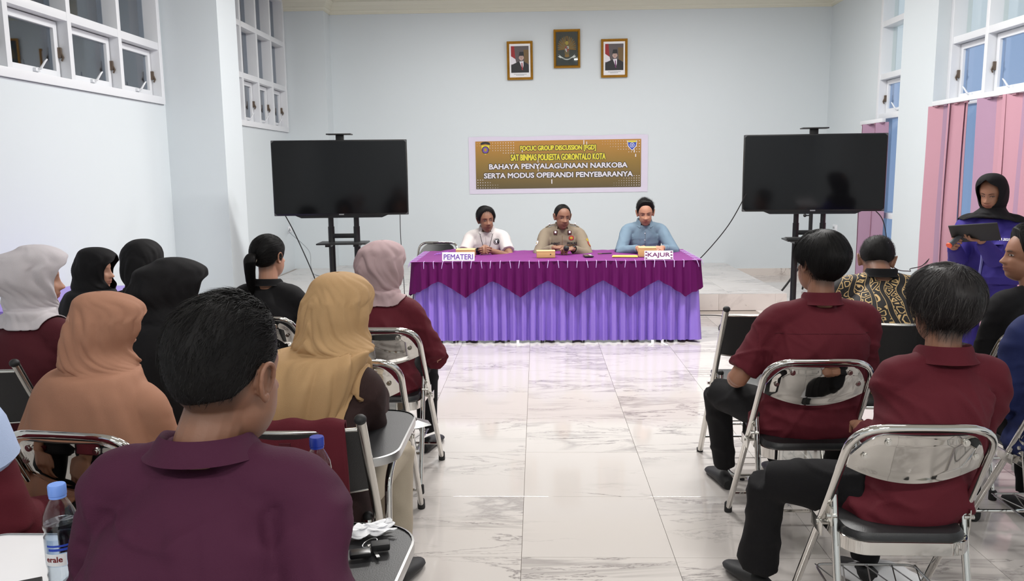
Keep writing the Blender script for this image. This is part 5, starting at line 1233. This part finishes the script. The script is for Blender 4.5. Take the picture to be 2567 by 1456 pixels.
for s in (-1, 1):
    e = G().tube([(s*.075, -.01, 0), (s*.13, -.012, -.012), (s*.165, -.012, -.03)], [.013, .013, .010], 8, flat=.5).obj('shoulder_strap', MT['khaki'], p11); e.location = (N11.x, N11.y, N11.z+.03)
    G().ball((N11.x+s*.125, N11.y-.0, N11.z+.034), .008).obj('strap_star', MT['white'], p11)
surfline(p11, K11, [(0.003, z-.075-.15*t) for t in np.linspace(0, 1, 8)], .0013, 'gold_d', 'placket', 1)
N12 = Vector(p12['_n']); z = N12.z
surfline(p12, K12, [(0.0, z-.07-.18*t) for t in np.linspace(0, 1, 10)], .0013, 'hook', 'placket', 1)
for k in range(3): patch(p12, K12, circ(.004, z-.09-.065*k, .0045, 8), 'white', 'button', .003)
for s in (1,): surfline(p12, K12, [(s*.05, z-.15), (s*.115, z-.15), (s*.115, z-.21), (s*.08, z-.22), (s*.05, z-.21), (s*.05, z-.15)], .0012, 'hook', 'pocket_seam', 1)
# watch on the left speaker's wrist, watch on the officer
def wristband(o, key, k, t, r, m, name='wrist_watch'):
    S, E, Wp, h = PB[key][4][k]; c = E+(Wp-E)*t; d = (Wp-E).normalized(); u = d.orthogonal().normalized(); w = d.cross(u); g = G()
    g.rings([[tuple(c+d*a+(u*cos(q)+w*sin(q))*rr) for q in np.linspace(0, 2*pi, 20, endpoint=False)] for a, rr in ((-.011, r), (-.010, r+.003), (.010, r+.003), (.011, r))]); f = Vector((0, .6, .8)); c2 = c+f*(r+.003); g.ball(tuple(c2), .016, .014, .008, 12); return g.obj(name, MT[m], o)
wristband(p10, K10, 1, .93, .029, 'watch'); wristband(p11, K11, 0, .90, .034, 'watch')
m = empty('microphone', (.262, 7.53, .790), R(6), 'black handheld microphone in the uniformed officer\'s hands', 'microphone')
g = G(); g.tube([(0, .14, -.01), (0, .0, 0), (0, -.02, 0), (0, -.035, 0)], [.011, .015, .020, .022], 16); g.obj('mic_handle', MT['bezel'], m); g = G(); g.ball((0, -.055, 0), .0255, .027, .0255, 18); g.obj('mic_grille', MT['rubber'], m); G().tube([(0, -.035, 0), (0, -.041, 0)], .0262, 18).obj('mic_ring', MT['steel'], m)
# --- the audience; local x = world x, they look away from the lens
COL = dict(gap=30, h=.036)
LAPH = [hp((-.12, .30, .60), (.4, .9, -.1), (0, .1, -1)), hp((.12, .30, .60), (-.4, .9, -.1), (0, .1, -1))]
K6 = 'man in plum shirt with faded black hair, seated nearest on the left'
p6 = person(K6, -.574, 1.24, R(-4), 1.298, 'seated audience', 'purple', 'black', 'skin_d', head=(-22, 4, 1), headoff=(.026, .03, .114), lean=(.015, .06), sw=.164, w=1.02, slouch=.05, sleeve=1.0,
    hands=[hp((-.16, .30, .66), (.4, .9, -.1), (0, .1, -1)), hp((.205, .115, .745), (.80, .50, -.10), (.0, .0, -1), curl=(.12, .25, .2), thumb=.3, pole=(.3, -.6, -.7), fine=1)],
    hair='fade', strands=9000, collar=dict(r=(.066, .092), h=.022, gap=20, z=.010), vox=.0065, hvox=.0026, fold_amp=.011, foldseed=11, upper=1, hs=1.04, swid=.0008)
K14 = 'short-haired man in maroon shirt seated in the second row on the right'
p14 = person(K14, 1.075, 3.25, R(2), 1.245, 'seated audience', 'maroon', 'black', 'skin', head=(26, -2, 2), lean=(.08, .05), sw=.182, w=1.08, slouch=.05, sleeve=.43,
    hands=[hp((-.20, .26, .60), (.3, .9, -.2), (0, .1, -1), pole=(-.6, -.6, -.6)), hp((.16, .30, .60), (-.4, .9, -.1), (0, .1, -1))],
    knees=[dict(k=(-.25, .36, .50), a=(-.17, .50, .10), f=(-.1, 1, 0)), dict(k=(.12, .40, .50), a=(.10, .56, .10))], hair='mop', strands=5000, collar=dict(r=(.064, .080), h=.032, gap=25, z=.010), vox=.0075, hvox=.0032, fold_amp=.012, foldseed=12, back=('A', -.05))
K16 = 'person with bushy greying hair in maroon jacket seated nearest on the right'
p16 = person(K16, 1.125, 2.48, R(3), 1.195, 'seated audience', 'maroon', 'black', 'skin', head=(14, 2, 2), lean=(.145, .04), sw=.150, w=.88, slouch=.05, jacket=True, headoff=(.01, .03, .155),
    hands=[hp((.02, .30, .60), (.4, .9, -.1), (0, .1, -1), pole=(.25, -.6, -.8)), LAPH[1]], knees=[dict(k=(-.35, .16, .47), a=(-.33, .28, .11), f=(-.3, 1, 0), r=.075), dict(k=(.16, .40, .50), a=(.06, .30, .10), f=(0, 1, 0), heel=.25)], hair='bushy', hairmat='hair_g', strands=8000, grey='hair_w', collar=dict(r=(.070, .092), h=.034, gap=30, z=.008),
    vox=.0075, hvox=.0034, fold_amp=.015, foldseed=13, back=('A', -.06, -.04), swid=.0011)
K15 = 'man in black and gold batik shirt bending forward at the right'
p15 = person(K15, 1.68, 3.86, R(-8), 1.165, 'seated audience', 'batik', 'black', 'skin_d', head=(-14, 42, 3), headoff=(0, .085, .065), lean=(-.01, .16), sw=.175, w=1.1, slouch=.09, sleeve=.9, hands=LAPH,
    hair='short', strands=2500, collar=dict(r=(.062, .076), h=.026, gap=30, m='black'), vox=.009, hvox=.0035, fold_amp=.006, foldseed=14, back=('B', -.10))
K17 = 'young man in black shirt seen in profile at the right edge'
p17 = person(K17, 2.30, 3.78, R(14), 1.215, 'seated audience', 'black', 'black', 'skin', head=(66, 0, 0), lean=(.02, .04), sw=.165, w=1.0, slouch=.04, sleeve=.9, hands=LAPH,
    hair='quiff', strands=2500, collar=None, vox=.009, hvox=.0028, eyes=.6, foldseed=15, headoff=(-.02, .03, .155))
K18 = 'person in blue jacket, mostly beyond the right edge'
p18 = person(K18, 1.985, 3.0, 0, 1.24, 'seated audience', 'navy', 'black', 'skin', head=(0, 0, 0), sw=.17, jacket=True, hands=LAPH, hair='short', foldseed=16, vox=.01, hvox=.006, fold_amp=.012, back=('A', -.04))
K7 = 'woman with black ponytail and black blazer seated in the front row'
p7 = person(K7, -1.40, 4.1, R(-6), 1.195, 'seated audience', 'black', 'black', 'skin_l', head=(-24, 0, 2), lean=(.0, .03), sw=.135, w=.85, hs=.93, slouch=.02, jacket=True, hands=LAPH, hair='tied', strands=3500, collar=dict(r=(.062, .074), h=.022, gap=30), hvox=.0035, vox=.009, foldseed=17)
# ponytail
Mh = PB[K7][2]; hm = np.array(Mh); tr7 = lambda P: (np.asarray(P, float) @ hm[:3, :3].T+hm[:3, 3])
P = cat([(0.0, -.100, -.005), (.005, -.128, .018), (.012, -.150, .0), (.016, -.156, -.05), (.014, -.15, -.11), (.008, -.142, -.165), (.004, -.135, -.20)], 5)
g = G(); g.tube([tuple(tr7([p])[0]) for p in P], [a*.93 for a in np.interp(np.linspace(0, 1, len(P)), [0, .12, .35, .7, 1], [.016, .024, .036, .028, .006])], 16, flat=.7)
pt = g.obj('ponytail', MT['hair'], p7); rs = np.random.RandomState(4); g = G()
for k in range(420):
    a = rs.rand()*2*pi; q = [(p[0]+cos(a)*w_*1.02+rs.randn()*.001, p[1]+sin(a)*w_*.75, p[2]-.01*rs.rand()) for p, w_ in zip(P[::4], np.interp(np.linspace(0, 1, len(P[::4])), [0, .12, .35, .7, 1], [.016, .024, .036, .029, .012]))]
    q = tr7(q); g.tube([tuple(x) for x in q], .0007, 3, caps=False)
tag(g.obj('hair_strands', MT['hair'], pt), kind='stuff')
g = G(); g.tube([tuple(tr7([(0.016*cos(a)*1.4, -.112, .004+.016*sin(a)*1.4)])[0]) for a in np.linspace(0, 2*pi, 14, endpoint=False)], .004, 6, closed=True); g.obj('hair_tie', mat('pearl_tie', (200, 190, 170), .35), p7)
# scarves
def woman(label, X, Y, rz, top, shirt, scm, yaw, pitch=4, drape=DRAPE_T, st=None, **k):
    s = dict(drape=drape, seed=1); s.update(st or {}); kw = dict(sw=.145, w=.9, slouch=.03, hs=.95, hands=LAPH, skin='skin_l', head=(yaw, pitch, 0), vox=.009, hvox=.0055, group='seated audience'); kw.update(k)
    return person(label, X, Y, rz, top, shirt=shirt, scarf_st=s, scarf_m=scm, **kw)
woman('woman in light grey headscarf and maroon jacket at the left edge', -1.985, 3.12, R(-12), 1.235, 'maroon_d', 'grey_h', -46, 6, DRAPE_T, dict(seed=2, visor=.012, bun=.9, pleat=1.3, k=1.05), jacket=True, foldseed=21, hvox=.0035, eyes=.5, hs=1.0, drape_=0) if False else None
pA = woman('woman in light grey headscarf and maroon jacket at the left edge', -2.03, 3.12, R(-12), 1.225, 'maroon_d', 'grey_h', -46, 6, DRAPE_T, dict(seed=2, visor=.014, bun=.9, pleat=1.3, k=1.0), jacket=True, foldseed=21, hvox=.0035, hs=1.0, fold_amp=.009, back=('B', -.13))
pB = woman('woman in black headscarf in profile beyond the light grey scarf', -2.50, 4.40, R(-20), 1.10, 'black', 'blackh', -62, 4, DRAPE_C, dict(cape=1, seed=3, visor=.010), foldseed=22, hvox=.003, skin='skin_l')
pC = woman('woman in rounded black headscarf and maroon jacket, front row left', -2.07, 4.12, R(4), 1.165, 'maroon_d', 'blackh', 0, 6, DRAPE_T, dict(seed=4, k=1.05), jacket=True, foldseed=23, hs=.98)
pD = woman('woman in long black headscarf seen behind the apricot-brown scarf', -1.47, 3.12, R(-10), 1.17, 'black', 'blackh', -42, 4, DRAPE_C, dict(cape=1.4, seed=5, visor=.022, bun=.8, hang=.015, k=1.04), foldseed=24, hs=1.0)
pE = woman('woman in long apricot-brown headscarf seated left of the plum shirt', -1.37, 2.40, R(-8), 1.140, 'apricot_h', 'apricot_h', -38, 4, [(.03, -.012, .150, .128, -.01), (-.02, -.02, .190, .145, -.02), (-.08, -.025, .205, .155, -.02), (-.18, -.03, .225, .17, -.02), (-.32, -.03, .245, .185, -.02), (-.45, -.03, .25, .19, -.02)], dict(cape=1.4, seed=6, visor=.020, hang=.034, res=(130, 120), k=1.0), foldseed=25, back=('A', -.05), hs=.95, trousers='apricot_h')
pF = woman('woman in long camel headscarf and dark brown sleeves leaning on her chair tablet', -.70, 2.39, R(-8), 1.195, 'brown', 'camel_h', -22, 10, [(.03, -.015, .150, .13, -.005), (-.02, -.03, .180, .148, -.025), (-.08, -.035, .210, .165, -.045), (-.18, -.04, .240, .175, -.075), (-.30, -.04, .265, .185, -.11), (-.42, -.04, .285, .19, -.14)],
    dict(cape=1.5, seed=7, visor=.012, hang=.06, res=(150, 130), hf=3.8, hem=lambda T: .36*np.exp(-(((T-pi*.50)/.85)**2))+.0*T), lean=(.02, .04), headoff=(.05, .03, .155), foldseed=26, back=('B', -.09), sw=.145, w=.92, trousers='cream_c',
    hands=[hp((-.14, .28, .60), (.5, .9, -.1), (0, .1, -1)), hp((.08, .40, .745), (-.6, .8, 0), (0, .1, -1), pole=(.05, -.5, -.9))])
pH = woman('woman in dusty pink headscarf and maroon jacket in the front row by the aisle', -.775, 3.86, R(-6), 1.17, 'maroon', 'pink_h', -30, 6, DRAPE_T, dict(seed=8, visor=.004, bun=.3, pleat=1.4, k=1.03), jacket=True, foldseed=27, lean=(.01, .03), sw=.142, w=.92, vox=.008, fold_amp=.013, back=('A', -.02),
    hands=[LAPH[0], hp((.16, .30, .56), (-.3, .9, -.2), (0, .1, -1), pole=(.8, -.6, -.6))])
K19 = 'person in maroon jacket with a pale blue sleeve at the left edge'
p19 = person(K19, -1.505, 1.80, R(-10), 1.29, 'seated audience', 'maroon', 'black', 'skin', sw=.17, jacket=True, hands=LAPH, hair='short', foldseed=28, vox=.01, hvox=.006)
S_, E_, W_, h_ = PB[K19][4][1]; G().tube([S_+Vector((0, 0, .075)), S_+Vector((0, 0, .05)), S_, S_*.65+E_*.35, S_*.58+E_*.42], [.03, .066, .086, .086, .06], 20).obj('rolled_sleeve', MT['lightblue'], p19)
# standing woman
K13 = 'standing woman in black headscarf and violet coverall reading from a tablet'
p13 = person(K13, 2.94, 5.35, R(138), 1.455, None, 'violet', 'violet', 'skin', head=(-8, 20, -3), lean=(0, .0), sw=.150, w=.92, hs=.95, slouch=.0, stand=True, nose=.8,
    hands=[hp((-.03, .335, 1.055), (.60, .75, .05), (-.2, .1, .9), side=1, curl=(.25, .3, .2), thumb=.1, pole=(-.15, -.6, -.8), fine=1), hp((.11, .37, 1.01), (-.1, .9, .3), (-.8, .2, 0), curl=(1.0, 1.1, .6), thumb=.7, pole=(.1, -.6, -.9), fine=1)],
    knees=[dict(k=(-.085, .02, .45), a=(-.085, -.01, .10), r=.065), dict(k=(.085, .02, .45), a=(.085, -.01, .10), r=.065)], vox=.008, hvox=.0026, eyes=.2, foldseed=31, fold_amp=.006,
    scarf_m='blackh', scarf_st=dict(k=.92, drape=[(.02, .0, .095, .10), (-.005, -.004, .125, .11), (-.03, -.004, .155, .12), (-.055, -.01, .175, .125)], seed=9, pleat=.35, hem=lambda T: .05*np.cos(T)))
N13 = Vector(p13['_n']); z = N13.z
surfline(p13, K13, [(0.012, z-.10-.42*t) for t in np.linspace(0, 1, 20)], .0085, 'lilac_trim', 'placket', 1)
patch(p13, K13, [(-.04, z-.168), (-.115, z-.168), (-.115, z-.21), (-.078, z-.222), (-.04, z-.21)], 'lilac_trim', 'pocket_flap', .004)
ptext(p13, K13, 'IMMA 2025', -.098, z-.138, .085, .014, 'white', 'name_tape')
t = empty('tablet_computer', (2.66, 5.01, 1.10), R(153), 'black tablet held flat by the standing woman', 'tablet'); t.rotation_euler = (R(36), R(6), R(145))
G().box(-.13, .13, -.095, .095, -.003, .005, bev=.003).obj('tablet_case', MT['rubber'], t); G().box(-.122, .122, -.087, .087, .005, .006).obj('tablet_screen', MT['paper'], t, 0)
m = empty('microphone', (2.56, 5.06, 1.045), 0, 'grey microphone with an orange tip below the held tablet', 'microphone'); g = G(); g.tube([(.05, .02, .03), (-.03, -.02, -.02)], [.014, .018], 14); g.obj('mic_handle', mat('grey_plastic', (78, 80, 84), .4), m); G().tube([(-.03, -.02, -.02), (-.037, -.023, -.025)], .018, 14).obj('mic_tip', mat('orange_tip', (240, 90, 50), .5), m)
# shirt seams on the two near men
for o, key, dz in ((p6, K6, -.20), (p14, K14, -.10)):
    N = Vector(o['_n']); surfline(o, key, [(N.x*.8+.19*u, N.z+dz-.012*u*u) for u in np.linspace(-1, 1, 40)], .0013, 'maroon_d' if o is p14 else 'black', 'yoke_seam', -1)
# ================================================================ CHAIRS IN PLACE
c0 = make_chair((1.05, 3.20, 0), R(0), 'chrome folding chair under the short-haired man in the maroon shirt')
def more(x, y, rz, label):
    c = copy_tree(c0); c.location = (x, y, 0); c.rotation_euler = (0, 0, R(rz)); c['label'] = label; return c
more(1.075, 2.42, -1, 'chrome folding chair nearest on the right, under the greying-haired person')
more(-.735, 3.86, -3, 'chrome folding chair under the woman in the dusty pink headscarf')
more(-.735, 3.22, 2, 'empty chrome folding chair just behind the pink headscarf')
more(-1.29, 2.36, -8, 'chrome folding chair under the woman in the apricot-brown headscarf')
more(-1.50, 3.27, -3, 'chrome folding chair under the long black headscarf')
more(2.24, 3.80, 3, 'chrome folding chair under the young man in profile')
more(1.98, 3.02, 0, 'chrome folding chair under the blue jacket at the right edge')
more(1.69, 2.02, 0, 'empty chrome folding chair cut by the bottom right corner')
more(-1.41, 4.16, 0, 'chrome folding chair under the woman with the ponytail')
more(-2.07, 4.18, 0, 'chrome folding chair under the rounded black headscarf')
more(-2.2, 3.9, 0, 'chrome folding chair under the profile black headscarf') if False else None
more(-1.02, 7.95, 176, 'empty black-padded folding chair at the left end of the table')
for x, l in ((-.5, 'off-white shirt'), (.245, 'khaki uniform'), (1.045, 'pale blue shirt')): more(x, 8.05, 180, 'chrome folding chair behind the table under the man in the '+l)
make_chair_b((1.085, 4.00, 0), R(2), 'empty black-backed folding chair at the right aisle, front row')
make_chair_b((1.66, 3.76, 0), R(-3), 'black-backed folding chair under the man in the batik shirt')
make_chair_b((-2.03, 2.98, 0), R(-6), 'black-backed folding chair under the light grey headscarf')
make_chair_b((-.685, 2.30, 0), R(0), 'tablet-arm folding chair with a maroon jacket over its back', (.10, .275, -.12, .36, 'tray'), 'tablet-arm chairs')
make_chair_b((-.58, 1.16, 0), R(-3), 'tablet-arm folding chair under the man in the plum shirt', (-.03, .275, .14, .61, 'tray'), 'tablet-arm chairs')
make_chair_b((-1.30, 1.25, 0), R(0), 'tablet-arm folding chair with a white tablet at the lower left edge', (.06, .34, .0, .45, 'whitetray'), 'tablet-arm chairs')
# jacket over the chair back
g = G(); RR = []; n = 40
for j in range(31):
    t = j/30; row = []
    for i in range(n+1):
        u = i/n; x = -.215+.375*u+.01*sin(t*5); wv = .010*sin(u*17+t*3)+.006*sin(u*41)
        if t < .44: q = (.44-t)/.44; y = -.222-.016-q*.02+wv*.6*q+.0; z = .838-q*.42+.012*sin(u*9)*q; y += (.85-.0-z)*-.02
        elif t < .56: a = (t-.44)/.12*pi; y = -.215-cos(a)*.024; z = .836+sin(a)*.014+.004*sin(u*23)
        else: q = (t-.56)/.44; y = -.190+q*.10+wv*.4*q; z = .836-q*.22
        row.append((x+(.02*(1-t/.44) if t < .44 else 0), y, z))
    RR.append(row)
g.rings(RR, False, False, 0, False); j = empty('draped_jacket', (-.685, 2.30, 0), 0, 'maroon jacket hung over the back of a tablet-arm chair', 'jacket')
b = g.obj('jacket_body', MT['maroon'], j, 180); md = b.modifiers.new('t', 'SOLIDIFY'); md.thickness = .008
g = G(); g.tube(cat([(-.17, -.245, .83), (-.19, -.265, .72), (-.18, -.27, .58), (-.17, -.265, .47)], 5), [.03]*5+[.036]*5+[.034]*6, 12, flat=.5); g.obj('sleeve', MT['maroon'], j)
g = G(); g.box(.0, .03, -.268, -.262, .79, .80); g.obj('collar_loop', MT['maroon_d'], j)
# ================================================================ SMALL THINGS IN FRONT
def bottle(x, y, z, capm, label, cap2, red=False):
    b = empty('water_bottle', (x, y, z), R(20), label, 'bottle')
    pr = [(.0, .004), (.022, .0), (.029, .006), (.0305, .02), (.029, .03), (.0305, .04), (.029, .05), (.0305, .06), (.0305, .118), (.028, .126), (.0305, .134), (.0305, .145), (.028, .16), (.020, .178), (.0135, .19), (.0125, .20), (.0125, .205)]
    pr = pr[::-1]
    g = G(); g.lathe(pr[::-1], n=32); g.obj('bottle_body', MT['pet'], b, 60)
    g = G(); g.lathe([(r*.95, h) for r, h in pr[::-1] if h <= .14 and r > 0]+[(.0285, .142), (.001, .1425)], n=32); g.obj('water', MT['water'], b, 60)
    RR = [[((.0309)*cos(a), .0309*sin(a), h) for a in np.linspace(0, 2*pi, 40, endpoint=False)] for h in (.062, .116)]
    g = G(); g.rings(RR, False, False); lb = g.obj('bottle_label', MT['labelfilm'], b, 60)
    g = G()
    for a0, a1, h0, h1, mm in ((-2.6, -1.2, .064, .088, 0), (-2.2, -.9, .094, .099, 1), (-2.3, -1.0, .102, .106, 1), (-1.0, -.3, .07, .112, 1), (.6, 2.0, .064, .112, 0)):
        RR = [[(.0312*cos(a), .0312*sin(a), h) for a in np.linspace(a0, a1, 10)] for h in (h0, h1)]; g.rings(RR, False, False, mm, False)
    g.obj('label_print', [MT['paper'], MT['bluep']], lb, 0)
    if red:
        t = text('erale', .03, .011, MT['red'], 0, 0, 0, None, 'label_lettering', .02, .0004)
        for v in t.data.vertices: a = -1.9+v.co.x/.0315; v.co = (.0318*cos(a), .0318*sin(a), .078+v.co.z)
        t.parent = lb
    g = G(); n = 48; g.rings([[((r+(.0006 if k % 2 else 0)*(r > .014))*cos(2*pi*k/n), (r+(.0006 if k % 2 else 0)*(r > .014))*sin(2*pi*k/n), h) for k in range(n)] for r, h in ((.0155, .196), (.0158, .198), (.0158, .214), (.0145, .217))]); g.obj('bottle_cap', MT[capm], b, 50)
    g = G(); g.lathe([(.0135, .190), (.0155, .191), (.0155, .195), (.0135, .196)], n=24); g.obj('neck_ring', MT[capm], b)
    return b
MT['pet'] = glass('clear_plastic', (.95, .97, .985, 1), .05); MT['water'] = glass('water', (.90, .94, .97, 1), .04)
MT['labelfilm'] = glass('label_film', (.78, .86, .97, 1), .12, .1); MT['capblue'] = mat('blue_cap', (38, 62, 168), .35); MT['caplight'] = mat('light_blue_cap', (120, 158, 236), .35)
bottle(-.925, 1.455, .703, 'caplight', 'water bottle with light blue cap on the white chair tablet', 0, True)
bottle(-.498, 1.765-.03, .703, 'capblue', 'water bottle with dark blue cap behind the plum shirt shoulder', 0)
e = empty('tissue', (-.385, 1.70, .703), R(25), 'crumpled white tissue on the dark chair tablet', 'tissue')
g = G(); n = 22; RR = []
for j in range(n+1):
    RR.append([(-.055+.11*i/n+.01*sin(j*.8), -.028+.056*j/n+.008*sin(i*.7), .004+.016*float(vnoise(np.array([[i*.33, j*.33, 1.]]), 2)[0])+.014*math.exp(-((j-n/2)/5)**2)*(1-.5*i/n)) for i in range(n+1)])
g.rings(RR, False, False, 0, False); b = g.obj('tissue_sheet', MT['paper'], e, 40); md = b.modifiers.new('t', 'SOLIDIFY'); md.thickness = .002
e = empty('key_ring', (-.355, 1.62, .704), R(15), 'bunch of keys with black fobs beside the tissue', 'keys')
g = G(); g.tube([(.016*cos(a)-.005, .016*sin(a)+.025, .008+.006*cos(a)) for a in np.linspace(0, 2*pi, 20, endpoint=False)], .0012, 6, closed=True); g.obj('ring', MT['steel'], e)
G().box(-.004, .036, -.012, .016, .002, .018, bev=.005).obj('key_fob', MT['rubber'], e); G().box(-.05, -.005, -.035, -.005, .002, .014, bev=.005).obj('key_fob', MT['bezel'], e)
for a, l in ((-110, .045), (-80, .05), (-140, .04)):
    g = G(); g.box(-.0015, l, -.0035, .0035, 0, .0022); g.box(-.014, .0, -.009, .009, 0, .003, bev=.001); k = g.obj('key', MT['steel'], e, 0); k.rotation_euler = (0, 0, R(a)); k.location = (0, .01, .003)
e = empty('binder', (-1.06, 1.36, .703), R(28), 'black binder with a silver edge on the white chair tablet', 'binder'); G().box(-.15, .12, -.11, .075, 0, .014, bev=.002).obj('binder_cover', MT['rubber'], e); G().box(-.15, .12, -.116, -.109, 0, .013, bev=.001).obj('edge_strip', MT['chrome_b'], e)
e = empty('snack_pouch', (-.50, 3.19, .475), R(20), 'silver snack pouch on the empty chair by the aisle', 'packet'); g = G(); g.rings([[(-.05, -.03, 0), (-.05, .03, 0), (-.05, .03, .002), (-.05, -.03, .002)], [(0, -.035, 0), (0, .035, 0), (0, .02, .03), (0, -.02, .03)], [(.055, -.03, .005), (.055, .03, .005), (.055, .03, .008), (.055, -.03, .008)]]); g.obj('pouch', MT['steel'], e)
e = empty('tote_bag', (1.23, 2.78, 0), R(-15), 'crumpled white cloth bag on the floor under the nearest right chair', 'bag'); g = G(); g.ball((0, 0, .045), .14, .08, .045, 22); V = g.arr(); V[:, 2] += .012*(vnoise(V*30, 3)-.5)*2; V[:, 2] = np.maximum(V[:, 2], .001); g.v = [V]; g.obj('bag_body', MT['paper'], e)
g = G(); g.tube(cat([(-.08, -.03, .06), (-.05, -.08, .05), (.03, -.09, .02), (.06, -.05, .05)], 5), .006, 6); g.obj('bag_strap', MT['rubber'], e)
